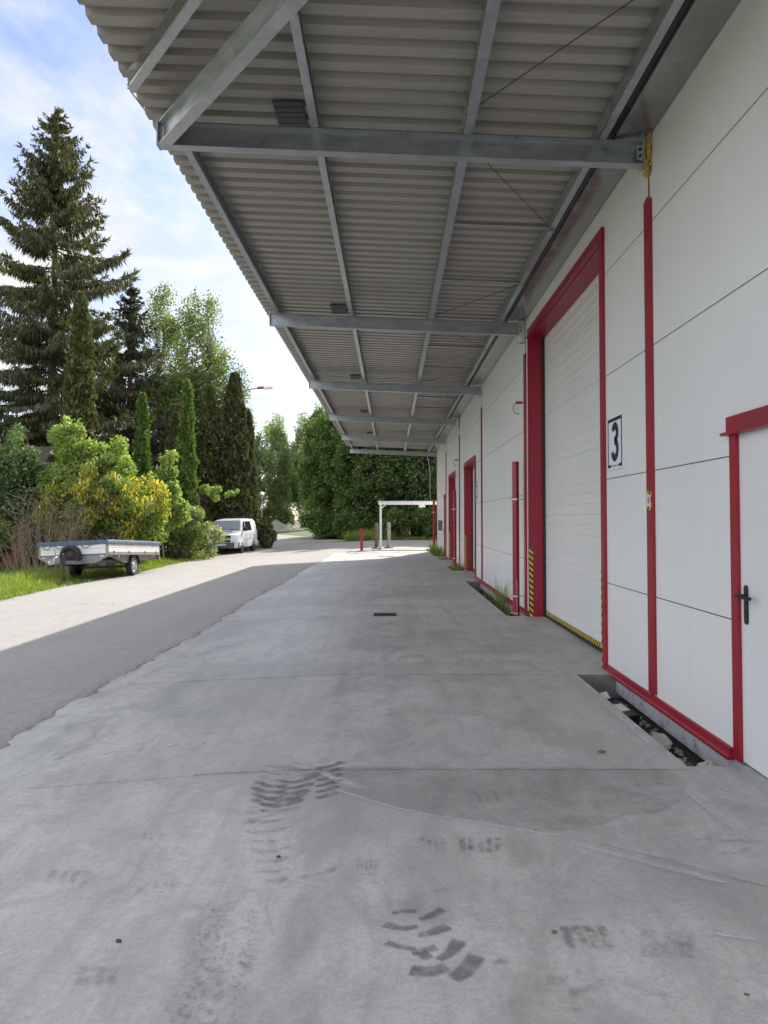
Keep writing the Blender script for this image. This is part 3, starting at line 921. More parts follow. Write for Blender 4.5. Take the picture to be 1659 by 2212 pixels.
def number_sign(ch, yc, zc, w, h, label):
    t = thing('number_sign', label, 'sign', (WALL, yc, zc), group='door number signs')
    MB().box(WALL - 0.012, WALL - 0.002, yc - w / 2, yc + w / 2, zc - h / 2, zc + h / 2).build('sign_plate', M['sign_white'], t)
    x = WALL - 0.0135
    b = MB()
    a, c_ = w / 2 - 0.022, h / 2 - 0.022
    for q in ((-a, a, c_ - 0.034, c_), (-a, -a + 0.028, -c_, c_ - 0.0345), (a - 0.028, a, -c_, c_ - 0.0345), (-a + 0.0285, -a + 0.1, -c_, -c_ + 0.03), (a - 0.1, a - 0.0285, -c_, -c_ + 0.03)):
        b.poly([(x, yc + q[0], zc + q[2]), (x, yc + q[1], zc + q[2]), (x, yc + q[1], zc + q[3]), (x, yc + q[0], zc + q[3])])
    for k in range(30):                         # the illegible fine print at the foot
        yy = yc - 0.14 + k * 0.0095
        b.poly([(x, yy, zc - c_ + 0.004), (x, yy + 0.0025, zc - c_ + 0.004), (x, yy + 0.0025, zc - c_ + 0.026), (x, yy, zc - c_ + 0.026)])
    b.build('border', M['sign_black'], t)
    vs, fs = digit(ch)
    mx = SM(yc, zc + 0.005, x - 0.0005)
    MB().add([mx @ Vector((p[0] * h * 0.78, p[1] * h * 0.70, 0)) for p in vs], fs).build('numeral', M['sign_brown'], t)
number_sign('3', 7.50, 2.285, 0.52, 0.53, 'white plate with black border and numeral 3')
number_sign('2', 19.68, 2.255, 0.50, 0.52, 'white plate with black border and numeral 2')
# sticker on the first cover strip
t = thing('warning_sticker', 'small yellow and black striped sticker with shield emblem on red strip', 'sticker', (WALL - 0.025, 6.485, 1.69))
MB().box(WALL - 0.0275, WALL - 0.0255, 6.42, 6.54, 1.61, 1.77).build('backing', M['hazard'], t)
pl = [(6.48 + 0.048 * math.cos(a * math.pi / 12), 1.69 + 0.052 * math.sin(a * math.pi / 12)) for a in range(24)]
MB().poly([(WALL - 0.0285, y, z) for y, z in pl]).build('disc', M['sign_white'], t)
e = MB()
for y0, y1, z0, z1 in ((6.446, 6.514, 1.708, 1.716), (6.45, 6.51, 1.698, 1.705)):
    e.poly([(WALL - 0.0292, y0, z0), (WALL - 0.0292, y1, z0), (WALL - 0.0292, y1, z1), (WALL - 0.0292, y0, z1)])
e.poly([(WALL - 0.0292, 6.452, 1.695), (WALL - 0.0292, 6.508, 1.695), (WALL - 0.0292, 6.480, 1.65)])
e.poly([(WALL - 0.0292, 6.474, 1.718), (WALL - 0.0292, 6.486, 1.718), (WALL - 0.0292, 6.486, 1.735), (WALL - 0.0292, 6.474, 1.735)])
e.build('emblem', M['sign_red'], t)
# mailbox
t = thing('mailbox', 'dark wall mounted mailbox beyond the far red door', 'mailbox', (WALL, 33.3, 1.05))
MB().box(WALL - 0.16, WALL - 0.002, 33.1, 33.5, 1.05, 1.46).build('box', M['mailbox'], t, bevel=0.008)
MB().box(WALL - 0.19, WALL - 0.001, 33.07, 33.53, 1.463, 1.49).build('lid', M['mailbox'], t)
MB().box(WALL - 0.164, WALL - 0.161, 33.16, 33.44, 1.33, 1.36).build('slot', M['black'], t)

# downpipes -----------------------------------------------------------
def clamp(mb, x, y, z, r):
    mb.lathe((x, y, z), (0, 0, 1), [(r + 0.001, -0.012), (r + 0.006, -0.012), (r + 0.006, 0.012), (r + 0.001, 0.012)], 20)
    mb.box(x - 0.012, x + 0.012, y - r - 0.045, y - r - 0.004, z - 0.012, z + 0.012)
    mb.box(x - r - 0.045, x - r - 0.004, y - 0.012, y + 0.012, z - 0.012, z + 0.012)
    mb.tube([(x + r, y, z), (WALL - 0.004, y, z)], 0.006, 6)
for y, lab in ((12.62, 'red standpipe beside the tall door 3'), (24.75, 'red standpipe between door 2 and the farther door'), (36.8, 'red standpipe at the far corner of the warehouse')):
    x, r = 2.045, 0.056
    t = thing('downpipe', lab, 'pipe', (x, y, -0.2), group='red standpipes along the wall')
    MB().lathe((x, y, -0.22), (0, 0, 1), [(r, 0), (r, 2.70), (r - 0.006, 2.70), (r - 0.006, 2.3)], 24).build('pipe', M['red_pipe'], t, smooth=True)
    for z in (1.86, 0.28, -0.0):
        m_ = MB()
        clamp(m_, x, y, z, r)
        m_.build('clamp', M['galv_light'], t)
    if y < 20:
        MB().tube([(x, y - r - 0.03, -0.2), (x, y - r - 0.03, 0.55)], 0.005, 6).build('threaded_rod', M['galv_light'], t)
for y, lab in ((12.45, 'open red pipe bracket high on the wall by tall door 3'), (24.5, 'open red pipe bracket high on the wall by the farther door')):
    t = thing('pipe_bracket', lab, 'bracket', (WALL, y, 3.4), group='open pipe brackets')
    MB().tube([(WALL - 0.0, y, 3.42), (WALL - 0.09, y, 3.43)], 0.008, 8).box(WALL - 0.17, WALL - 0.07, y - 0.015, y + 0.015, 3.41, 3.45).build('arm', M['red'], t)
    pts = [(WALL - 0.12 + 0.075 * math.cos(a) - 0.02, y, 3.34 + 0.09 * math.sin(a)) for a in np.linspace(R(95), R(290), 14)]
    MB().tube(pts, 0.006, 6).build('ring', M['rust'], t, smooth=True)

# ------------------------------------------------------------------ canopy
SL = -0.0413
BT = lambda x: 4.535 + 0.205 + (2.12 - x) * 0.0413        # beam top
can = thing('canopy', 'steel canopy with corrugated sheeting along the warehouse wall', 'canopy', (0, 6.4, 4.5))
IPE = lambda h=0.2, w=0.1, tf=0.0095, tw=0.007: [(-w / 2, 0), (w / 2, 0), (w / 2, tf), (tw / 2, tf + 0.008), (tw / 2, h - tf - 0.008), (w / 2, h - tf), (w / 2, h), (-w / 2, h), (-w / 2, h - tf), (-tw / 2, h - tf - 0.008), (-tw / 2, tf + 0.008), (-w / 2, tf)]
XB0, XB1 = -1.98, 2.135
for k, y in enumerate(COLY):
    yy = y if k < 5 else 36.7
    bm_ = MB().sect((XB0, yy, BT(XB0) - 0.2), (XB1, yy, BT(XB1) - 0.2), IPE())
    beam = bm_.build('beam', M['galv'], can)
    pl = MB()
    pl.box(XB1 + 0.001, XB1 + 0.012, yy - 0.06, yy + 0.06, BT(XB1) - 0.215, BT(XB1) + 0.01)
    pl.box(XB1 - 0.055, XB1 - 0.006, yy - 0.06, yy - 0.052, BT(XB1) - 0.17, BT(XB1) - 0.045)
    pl.box(WALL - 0.055, WALL - 0.002, yy - 0.04, yy + 0.04, BT(XB1) - 0.19, BT(XB1) - 0.02)
    pl.build('end_plate', M['galv_light'], beam)
    for z in (-0.135, -0.08):
        bo = MB()
        bo.lathe((XB1 - 0.03, yy - 0.061, BT(XB1) + z), (0, -1, 0), [(0.013, 0), (0.013, 0.012), (0.007, 0.013), (0.007, 0.024), (0, 0.024)], 6)
        bo.build('bolt', M['black'], beam)
    if k < 5:
        MB().box(XB0 - 0.012, XB0 - 0.001, yy - 0.055, yy + 0.055, BT(XB0) - 0.203, BT(XB0) + 0.02).build('end_cap', M['galv'], beam)
# diagonal corner beam and edge channel at the near end
def zline(x):
    return BT(x)
def diag(a, b, poly, lift, name, mat):
    return MB().sect((a[0], a[1], zline(a[0]) + lift), (b[0], b[1], zline(b[0]) + lift), poly).build(name, mat, can)
diag((-1.93, 6.44), (2.0, 0.95), IPE(), -0.2, 'corner_beam', M['galv_light'])
CSEC = lambda h=0.15, w=0.06, t=0.003, s=1: [(0, 0), (s * w, 0), (s * w, 0.018), (s * (w - t), 0.018), (s * (w - t), t), (s * t, t), (s * t, h - t), (s * (w - t), h - t), (s * (w - t), h - 0.018), (s * w, h - 0.018), (s * w, h), (0, h)]
diag((-2.02, 5.98), (1.3, 1.35), CSEC(0.15, 0.07), 0.002, 'edge_channel', M['galv_light'])
m_ = MB().tube([(-2.06, 5.9, zline(-2) + 0.02), (-2.06, 5.98, zline(-2) + 0.005), (-2.0, 6.2, zline(-2) - 0.05)], 0.006, 6)
m_.build('corner_bracket', M['galv'], can)
# purlins, bay by bay with splice plates
PUR = [(-1.90, 1), (-0.68, 1), (0.61, 1), (1.76, 1)]
ybay = [None] + COLY[:5] + [36.7]
for i, (x, s) in enumerate(PUR):
    for k in range(6):
        y0 = (COLY[0] - 3.2 - 1.35 * i if k == 0 else COLY[k - 1]) + 0.03
        y1 = (COLY[k] if k < 5 else 36.75) - 0.012 if k < 6 else 0
        if k == 0 and i == 0:
            continue
        z = BT(x) + 0.002
        pr = MB().sect((x, y0, z), (x, y1, z), CSEC(0.14, 0.065 if i != 2 else 0.085, 0.003, 1))
        pur = pr.build('purlin', M['galv'] if i in (0, 2, 3) else M['galv_light'], can)
        if i >= 2:
            sp = MB()
            sp.box(x - 0.006, x - 0.0015, y1 - 0.42, y1 - 0.01, z + 0.02, z + 0.125)
            sp.box(x + 0.006, x + 0.0625, y1 - 0.34, y1 - 0.01, z - 0.006, z - 0.0015)
            for q in (0.06, 0.12, 0.22, 0.33):
                sp.lathe((x - 0.006, y1 - q, z + 0.05 + 0.04 * (int(q * 100) % 2)), (-1, 0, 0), [(0.011, 0), (0.011, 0.01), (0, 0.01)], 6)
                sp.lathe((x + 0.03, y1 - q, z - 0.006), (0, 0, -1), [(0.01, 0), (0.01, 0.009), (0, 0.009)], 6)
            sp.build('splice_plate', M['galv_light'], pur)
# trapezoidal sheeting, ribs across the canopy
PER, DEP = 0.2175, 0.048
ZSH = lambda x: BT(x) + 0.146
XL = -2.14
ye0, ye1 = -0.6, 36.85
mb = MB()
prof = []
y = ye0
while y < ye1:
    prof += [(y, 0.0), (y + 0.112, 0.0), (y + 0.130, DEP), (y + 0.200, DEP)]
    y += PER
prof = [p for p in prof if p[0] <= ye1]
def xleft(y):
    return XL if y > 4.6 else min(2.0, XL + (4.6 - y) * 0.72)
n = len(prof)
vs = []
for y, h in prof:
    a = xleft(y)
    vs += [(a, y, ZSH(a) + h), (2.04, y, ZSH(2.04) + h)]
fs = []
for i in range(n - 1):
    fs.append((2 * i, 2 * i + 1, 2 * i + 3, 2 * i + 2))
mb.add(vs, fs)
sh = mb.build('roof_sheeting', M['sheet'], can)
md = sh.modifiers.new('thick', 'SOLIDIFY')
md.thickness = 0.0012
md.offset = 1
# gutter / flashing along the wall
gu = MB()
gu.sect((0, -0.5, 0), (0, 36.8, 0), [(1.90, 4.77), (2.192, 4.79), (2.192, 5.16), (2.188, 5.16), (2.188, 4.795), (1.905, 4.775), (1.905, 4.86), (1.90, 4.86)])
gutter = gu.build('gutter', M['flashing'], can)
MB().box(1.856, 1.897, -0.5, 36.8, 4.80, 4.86).build('gutter_gap_shade', M['black'], can)  # open gap between purlin and gutter, its shade painted as a black strip
for y in (12.51, 24.55):
    MB().lathe((2.14, y + 0.0, 4.42), (0, 0, 1), [(0.058, 0), (0.062, 0.01), (0.062, 0.27), (0.055, 0.28), (0.055, 0.36)], 20).build('outlet', M['pvc'], gutter, smooth=True)
# struts and sag rods between the inner purlins
for k in range(5):
    y0, y1 = COLY[k], (COLY[k + 1] if k < 4 else 36.7)
    for f_ in (1 / 3, 2 / 3):
        yy = y0 + (y1 - y0) * f_
        m_ = MB().bar((0.64, yy, BT(0.64) + 0.03), (1.76, yy, BT(1.76) + 0.03), 0.04, 0.004)
        m_.bar((0.64, yy + 0.018, BT(0.64) + 0.05), (1.76, yy + 0.018, BT(1.76) + 0.05), 0.004, 0.04)
        m_.box(1.74, 1.82, yy - 0.03, yy + 0.03, BT(1.76) - 0.02, BT(1.76) - 0.012)
        m_.build('strut', M['strut'], can)
    MB().tube([(0.67, y0 + 0.15, BT(0.67) + 0.02), (1.75, y0 + (y1 - y0) / 3 - 0.06, BT(1.75) + 0.02)], 0.0045, 6).build('sag_rod', M['dark_grey'], can)
    MB().tube([(1.75, y0 + (y1 - y0) * 2 / 3 + 0.06, BT(1.75) + 0.02), (0.67, y1 - 0.15, BT(0.67) + 0.02)], 0.0045, 6).build('sag_rod', M['dark_grey'], can)
MB().tube([(1.75, 4.35, BT(1.75) + 0.02), (0.70, 6.0, BT(0.67) + 0.02)], 0.0045, 6).build('sag_rod', M['dark_grey'], can)
# dark slotted boxes standing in for an unidentified dark square beside each beam
orig = None
for k, y in enumerate(COLY):
    yy = y if k < 5 else 36.7
    where = ['beside the nearest cross beam', 'beside the second cross beam', 'beside the third cross beam', 'beside the fourth cross beam', 'beside the fifth cross beam', 'beside the farthest cross beam'][k]
    lab = 'dark square patch under canopy sheeting ' + where
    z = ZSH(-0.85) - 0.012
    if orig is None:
        orig = thing('ceiling_patch', lab, 'panel', (-0.86, yy, z), group='dark patches under the canopy')
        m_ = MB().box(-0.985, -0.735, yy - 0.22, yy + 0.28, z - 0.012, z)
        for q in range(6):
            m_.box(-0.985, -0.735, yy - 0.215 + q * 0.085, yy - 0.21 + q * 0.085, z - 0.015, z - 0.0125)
        m_.build('grille', M['patch_grey'], orig)  # the dark square itself, shaped as a slotted plate
        MB().box(-0.995, -0.725, yy + 0.285, yy + 0.30, z - 0.02, z).build('patch_edge', M['galv'], orig)
    else:
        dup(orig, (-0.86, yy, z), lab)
# rope hanging at the canopy end
pts = [(1.72 + 0.22 * t + 0.05 * math.sin(t * 5), 36.72 + 0.02 * t, 4.62 - 2.15 * t) for t in [i / 14 for i in range(15)]]
tag(MB().tube(pts, 0.014, 6).build('rope', M['pvc'], smooth=True), 'pale thin rope hanging from far end of canopy', 'rope')

# ------------------------------------------------------------------ things on the apron
def grate(x, y, w, d, lab):
    m_ = MB()
    m_.box(x - w / 2, x + w / 2, y - d / 2, y - d / 2 + 0.012, 0.006, 0.014)
    m_.box(x - w / 2, x + w / 2, y + d / 2 - 0.012, y + d / 2, 0.006, 0.014)
    n = int(w / 0.03)
    for k in range(n + 1):
        xx = x - w / 2 + k * (w - 0.012) / n
        m_.box(xx, xx + 0.012, y - d / 2 + 0.013, y + d / 2 - 0.013, 0.006, 0.013)
    t = thing('drain_grate', lab, 'drain', (x, y, 0.005), group='drain grates in the concrete')
    m_.build('grid', M['grate'], t)
    MB().box(x - w / 2 + 0.01, x + w / 2 - 0.01, y - d / 2 + 0.01, y + d / 2 - 0.01, 0.0055, 0.0058).build('sump', M['black'], t)
grate(-0.1, 12.35, 0.36, 0.36, 'dark metal drain grate in the middle of the shaded concrete')
grate(-0.35 + 0.15, 31.9, 0.62, 0.5, 'far drain grate in the concrete near the sunlit strip')
# low drain channel with kerb at the apron's far end
def boulder(name, x, y, z, s, mat, label, seed, group=None, cat='stone'):
    r = random.Random(seed)
    m_ = MB()
    nlat, nlon = 9, 12
    ph = [r.uniform(0, 6.28) for _ in range(8)]
    vs = []
    for i in range(nlat + 1):
        th = math.pi * i / nlat
        for j in range(nlon):
            fi = 2 * math.pi * j / nlon
            k = 1 + 0.16 * math.sin(2 * fi + ph[0]) * math.sin(th) + 0.12 * math.sin(3 * fi + ph[1] + 2 * th) + 0.09 * math.sin(5 * th + ph[2]) + r.uniform(-.06, .06)
            vs.append((x + s[0] * k * math.sin(th) * math.cos(fi), y + s[1] * k * math.sin(th) * math.sin(fi), z + s[2] * k * math.cos(th)))
    fs = [(i * nlon + j, i * nlon + (j + 1) % nlon, (i + 1) * nlon + (j + 1) % nlon, (i + 1) * nlon + j) for i in range(nlat) for j in range(nlon)]
    m_.add(vs, fs)
    o = m_.build(name, mat)
    # origin at its foot
    c_ = Vector((x, y, z - s[2]))
    o.data.transform(Matrix.Translation(-c_))
    o.location = c_
    return tag(o, label, cat, group)
stones = [(2.02, 4.95, -0.07, (.11, .10, .09), 'rock', 'largest pale stone at the near end of the wall pit'),
          (1.93, 5.28, -0.13, (.08, .10, .06), 'rock', 'flat pale stone behind the largest stone in the pit'),
          (1.97, 5.72, -0.10, (.12, .13, .085), 'rock', 'rounded sandy stone in the middle of the wall pit'),
          (1.90, 5.50, -0.16, (.06, .08, .05), 'rock_dark', 'dark flat slab of stone between the pale stones'),
          (2.08, 6.0, -0.16, (.05, .14, .05), 'rock_dark', 'long dark stone against the plinth'),
          (1.90, 6.35, -0.13, (.06, .075, .065), 'rock', 'grey stone beside the black plastic box in the pit'),
          (1.91, 6.18, -0.16, (.045, .05, .05), 'rock', 'smallest grey stone in the wall pit'),
          (2.06, 5.35, -0.17, (.05, .09, .04), 'rock_dark', 'dark stone lying under the base trim'),
          (2.02, 13.5, -0.16, (.06, .07, .06), 'rock', 'lone stone by the weeds in the second pit')]
for k, (x, y, z, s, mt, lab) in enumerate(stones):
    s = (s[0] * .85, s[1] * .9, s[2] * .72)
    z -= .015
    boulder('stone', x, y, z, s, M[mt], lab, 20 + k, 'stones in the wall pits')
rb = MB()
rg = random.Random(77)
for k in range(420):
    p0, p1 = rg.choice(PITS[:3] + [PITS[0]] * 3)
    cx_, cy_ = rg.uniform(1.85, 2.2), rg.uniform(p0 + .03, p1 - .03)
    q = rg.uniform(.008, .03)
    vv = [(cx_ + q * rg.uniform(.6, 1.2) * a_, cy_ + q * rg.uniform(.6, 1.2) * b_, -.222 + q * .3 + q * rg.uniform(.5, .9) * c_) for a_, b_, c_ in ((1, 0, 0), (-1, 0, 0), (0, 1, 0), (0, -1, 0), (0, 0, 1), (0, 0, -1))]
    rb.add(vv, [(0, 2, 4), (2, 1, 4), (1, 3, 4), (3, 0, 4), (2, 0, 5), (1, 2, 5), (3, 1, 5), (0, 3, 5)], 0 if rg.random() < .4 else 1)
tag(rb.build('rubble', [M['rock'], M['rock_dark']]), kind='stuff')
t = thing('plastic_box', 'black plastic box with paper label lying in the wall pit', 'box', (1.98, 6.72, -0.22), (R(8), R(-6), R(12)))
MB().box(-0.10, 0.10, -0.16, 0.16, 0, 0.11).build('box', M['black'], t, bevel=0.01, world=False)
MB().box(-0.03, 0.075, -0.05, 0.10, 0.1105, 0.1125).build('paper_label', M['paper'], t, world=False)
tag(MB().add([(1.87, 7.0, -0.10), (1.99, 7.03, -0.09), (1.98, 7.12, -0.05), (1.88, 7.1, -0.07), (1.92, 7.18, -0.11)], [(0, 1, 2, 3), (3, 2, 4)]).build('paper_scrap', M['paper']), 'crumpled white paper scrap at the dark end of the pit', 'paper')
def flake(x, y, s, mat, lab, cat, seed, name):
    r = random.Random(seed)
    pts = [(x + s * r.uniform(.6, 1) * math.cos(a), y + s * r.uniform(.4, .8) * math.sin(a)) for a in np.linspace(0, 2 * math.pi, 8)[:-1]]
    n = len(pts)
    z0 = gz(x, y) + 0.008
    m_ = MB().add([(a, b, z0) for a, b in pts] + [(x + (a - x) * .7, y + (b - y) * .7, z0 + 0.006) for a, b in pts], [(i, (i + 1) % n, n + (i + 1) % n, n + i) for i in range(n)] + [tuple(range(n, 2 * n))])
    tag(m_.build(name, mat), lab, cat)
for u, v, s, mt, lab, cat, name in [(1197, 2018, .013, 'leaf_dry', 'small brown crumb on the concrete right of the chevron tyre print', 'debris', 'dry_crumb'),
        (256, 2038, .016, 'dark_grey', 'dark leaf lying on the concrete at lower left', 'leaf', 'dead_leaf'),
        (1300, 1626, .035, 'leaf_dry', 'dry twig piece on the concrete by the wall pit', 'twig', 'dry_twig'),
        (602, 1855, .014, 'dark_grey', 'dark leaf fragment below the large tyre print', 'leaf', 'dead_leaf')]:
    x, y = G(u, v)
    flake(x, y, s, M[mt], lab, cat, int(u), name)

# bollard, gantry, posts ------------------------------------------------
x, y = -1.49, 38.9
t = thing('bollard', 'red steel bollard standing in the sunlit yard', 'bollard', (x, y, gz(x, y)))
z0 = gz(x, y)
MB().sect((x, y, z0 + 0.012), (x, y, z0 + 1.09), [(-.07, -.06), (.07, -.06), (.07, -.045), (.02, -.045), (.02, .045), (.07, .045), (.07, .06), (-.07, .06), (-.07, .045), (-.02, .045), (-.02, -.045), (-.07, -.045)], up=(0, 1, 0)).build('post', M['red_pipe'], t)
MB().box(x - .13, x + .13, y - .12, y + .12, z0 + 0.001, z0 + .011).build('base_plate', M['rust'], t)
t = thing('gantry_frame', 'white steel portal frame standing past the warehouse corner', 'gantry', (-0.54, 39.6, 0))
yg = 39.6
for xg in (-0.54, 3.6):
    leg = MB().box(xg - .055, xg + .055, yg - .055, yg + .055, .09, 2.29).build('leg', M['white_paint'], t, bevel=0.006)
    b_ = MB().box(xg - .05, xg + .05, yg - .55, yg + .55, .06, .16)
    b_.build('foot_beam', M['galv'], leg)
    for q in (-.45, .45):
        MB().lathe((xg - .02, yg + q, .062), (1, 0, 0), [(0.0, 0), (.06, 0), (.06, .04), (0, .04)], 14).build('caster', M['rubber'], leg)
    MB().bar((xg + .05 * (1 if xg < 0 else -1), yg, 2.12), (xg + .25 * (1 if xg < 0 else -1), yg, 2.3), .05, .05).build('knee_brace', M['white_paint'], leg)
MB().sect((-.66, yg, 2.292), (3.75, yg, 2.292), IPE(0.19, 0.1)).build('beam', M['white_paint'], t)
MB().box(1.42, 1.75, yg - .09, yg + .09, 2.16, 2.288).tube([(1.58, yg, 2.16), (1.58, yg, 2.08)], .012, 6).build('trolley', M['white_paint'], t)
for x, y, mt, h, lab in ((-0.78, 41.0, 'rust', 1.28, 'dark rusty steel post left of the gantry leg'), (-0.13, 41.3, 'grey_post', 1.3, 'grey flaking steel post right of the gantry leg')):
    t = thing('steel_post', lab, 'post', (x, y, 0), group='steel posts by the gantry')
    z0 = gz(x, y)
    MB().lathe((x, y, z0 + .03), (0, 0, 1), [(.1, 0), (.1, h), (.08, h + .03), (0, h + .04)], 18).build('tube', M[mt], t, smooth=True)
    MB().lathe((x, y, z0 + .001), (0, 0, 1), [(.25, 0), (.25, .05), (.1, .08)], 20).build('foot', M['rust'], t, smooth=True)
x0, y0 = 1.95, 37.3
tag(MB().box(x0 - .25, x0 + .1, y0 - .2, y0 + .1, 0.006, .09).build('timber_block', M['rust'], bevel=0.01), 'weathered timber block lying by the far corner', 'block')
m_ = MB()
for k in range(24):
    xa = -2.2 + k * 0.19
    m_.box(xa, xa + 0.185, 37.62, 37.74, gz(xa, 37.6) + 0.004, gz(xa, 37.6) + 0.03)
tag(m_.build('channel_drain', M['grate']), 'long narrow steel drain channel across the sunlit concrete end', 'drain')

# ------------------------------------------------------------------ gravel heap, mirror, lamp
x, y = -13.7, 96.0
z0 = gz(x, y)
m_ = MB()
nx, ny = 44, 30
vs = []
for j in range(ny + 1):
    for i in range(nx + 1):
        a, b = (i / nx - .5) * 2, (j / ny - .5) * 2
        h = max(0, 1.32 * (1 - math.sqrt((a + .25) ** 2 * 1.7 + b * b)) + 0.0) + 0
        h2 = max(0, 0.85 * (1 - math.sqrt((a - .35) ** 2 * 2.4 + b * b)))
        h = max(h, h2)
        h = h + (random.uniform(-.07, .07) if h > 0.02 else -0.05)
        vs.append((x + a * 2.6, y + b * 2.0, z0 + h))
m_.add(vs, [(j * (nx + 1) + i, j * (nx + 1) + i + 1, (j + 1) * (nx + 1) + i + 1, (j + 1) * (nx + 1) + i) for j in range(ny) for i in range(nx)])
tag(m_.build('gravel_heap', M['gravel']), 'heap of grey gravel at the far end of the road', 'gravel heap')
x, y = -11.1, 66.0
z0 = gz(x, y)
t = thing('traffic_mirror', 'round traffic mirror on a slim grey pole by the road bend', 'mirror', (x, y, z0))
MB().tube([(x, y, z0), (x, y, z0 + 4.1)], .035, 10).build('pole', M['galv'], t, smooth=True)
MB().lathe((x - .0, y - .06, 3.62), (0.25, -1, -.12), [(.0, .05), (.12, .045), (.22, .03), (.30, 0)], 28).build('mirror_face', M['mirror'], t, smooth=True)
MB().lathe((x - .0, y - .045, 3.62), (0.25, -1, -.12), [(.30, -.02), (.335, -.02), (.335, .02), (.30, .02)], 28).build('rim', M['sign_red'], t, smooth=True)
x, y = -9.5, 48.9
z0 = gz(x, y)
t = thing('street_lamp', 'street lamp arm with red and white head above the conifers', 'lamp', (x, y, z0))
MB().tube([(x, y, z0), (x, y, 9.45), (x + .12, y, 9.72), (x + .4, y, 9.84), (x + 1.05, y, 9.93)], [.07, .055, .05, .045, .04], 10).build('pole', M['galv'], t, smooth=True)
hd = MB()
hd.sect((x + .95, y, 9.93), (x + 1.5, y, 9.96), [(-.11, -.06), (.11, -.06), (.13, 0), (.08, .08), (-.08, .08), (-.13, 0)])
hd.build('lamp_housing', M['lamp_red'], t)
hd = MB().sect((x + 1.38, y, 9.905), (x + 1.93, y, 9.95), [(-.12, -.05), (.12, -.05), (.14, .03), (.09, .12), (-.09, .12), (-.14, .03)])
hd.build('lamp_cover', M['lamp_white'], t)

# ------------------------------------------------------------------ wheels
def wheel(parent, x, y, z, r, w, side, rim_m, name='wheel', axis=(1, 0, 0)):
    ax = Vector(axis) * side
    c = Vector((x, y, z))
    ty = MB().lathe(c, ax, [(r * .62, -w / 2), (r * .9, -w / 2), (r * .98, -w * .38), (r, -w * .2), (r, w * .2), (r * .98, w * .38), (r * .9, w / 2), (r * .66, w / 2 - .004), (r * .62, w * .30)], 28)
    ob = ty.build(name, M['rubber'], parent, smooth=True, world=False)
    rm = MB().lathe(c, ax, [(r * .63, w * .32), (r * .60, w * .44), (r * .56, w * .28), (r * .42, w * .16), (r * .30, w * .34), (r * .17, w * .36), (r * .15, w * .44), (0, w * .44)], 28)
    ri = rm.build('rim', rim_m, ob, smooth=True, world=False)
    hl = MB()
    a0 = ax.orthogonal().normalized()
    b0 = ax.cross(a0)
    for k in range(8):
        a = 2 * math.pi * (k + .5) / 8
        hl.lathe(c + (a0 * math.cos(a) + b0 * math.sin(a)) * r * .46 + ax * (w * .235), ax, [(r * .06, 0), (0, .002)], 8)
    hl.build('vent_hole', M['black'], ob, world=False)
    return ob

# ------------------------------------------------------------------ trailer
tx, ty_ = -9.78, 26.25
tr = thing('trailer', 'single axle flatbed trailer with white boards and blue tarpaulin', 'trailer', (tx, ty_, gz(tx, ty_) + 0.0), (R(-2.6), R(-2.6), R(-4.7)))
LW, LL, ZB = 1.13, 2.12, 0.70
W_ = dict(world=False)
def tb(name, mat, *boxes, parent=tr, bevel=0):
    m_ = MB()
    for b in boxes:
        m_.box(*b)
    return m_.build(name, mat, parent, bevel=bevel, world=False)
tb('floor', M['chassis'], (-LW + .03, LW - .03, -LL + .03, LL - .03, ZB + .01, ZB + .05))
for s in (-1, 1):
    x0, x1 = (s * LW - .03 * (s > 0), s * LW + .03 * (s < 0))
    sb = tb('side_board', M['board_white'], (x0, x1, -LL + .07, LL - .07, ZB + .09, ZB + .235), (x0, x1, -LL + .07, LL - .07, ZB + .243, ZB + .385))
    tb('bottom_rail', M['chassis'], (x0 - .012, x1 + .012, -LL + .06, LL - .06, ZB + .0, ZB + .085), parent=sb)
    for q in (-1.7, -.55, .75, 1.75):
        tb('hinge', M['dark_grey'], (x0 - .02, x1 + .02, q - .035, q + .035, ZB + .05, ZB + .12), parent=sb)
    hk = MB()
    for q in range(15):
        yy = -LL + .2 + q * .28
        hk.box(s * (LW + .002) - .012, s * (LW + .002) + .012, yy - .012, yy + .03, ZB + .335, ZB + .36)
    hk.build('tarp_hook', M['black'], sb, world=False)
for s in (-1, 1):
    y0, y1 = (s * LL - .03 * (s > 0), s * LL + .03 * (s < 0))
    fb = tb('front_board' if s < 0 else 'tailboard', M['board_white'], (-LW + .07, LW - .07, y0, y1, ZB + .05, ZB + .213), (-LW + .07, LW - .07, y0, y1, ZB + .221, ZB + .385))
for sx in (-1, 1):
    for sy in (-1, 1):
        cx, cy = sx * (LW - .035), sy * (LL - .035)
        tb('corner_post', M['chassis'], (cx - .036, cx + .036, cy - .036, cy + .036, ZB - .02, ZB + .40))
# tarpaulin: taut top with sagging wavy hem
m_ = MB()
n = 120
per = []
hw, hl = LW + .025, LL + .025
for k in range(n):
    d = k / n * (4 * hw + 4 * hl)
    if d < 2 * hw: per.append((-hw + d, -hl))
    elif d < 2 * hw + 2 * hl: per.append((hw, -hl + d - 2 * hw))
    elif d < 4 * hw + 2 * hl: per.append((hw - (d - 2 * hw - 2 * hl), hl))
    else: per.append((-hw, hl - (d - 4 * hw - 2 * hl)))
r_ = random.Random(8)
vs = []
for x, y in per:
    vs.append((x * 1.004, y * 1.002, ZB + .345 + r_.uniform(-.014, .01)))
for x, y in per:
    vs.append((x * 1.006, y * 1.004, ZB + .42 + r_.uniform(-.006, .006)))
for x, y in per:
    vs.append((x * .985, y * .992, ZB + .475 + r_.uniform(-.006, .008)))
for x, y in per:
    vs.append((x * .5, y * .7, ZB + .46 + r_.uniform(-.012, .012)))
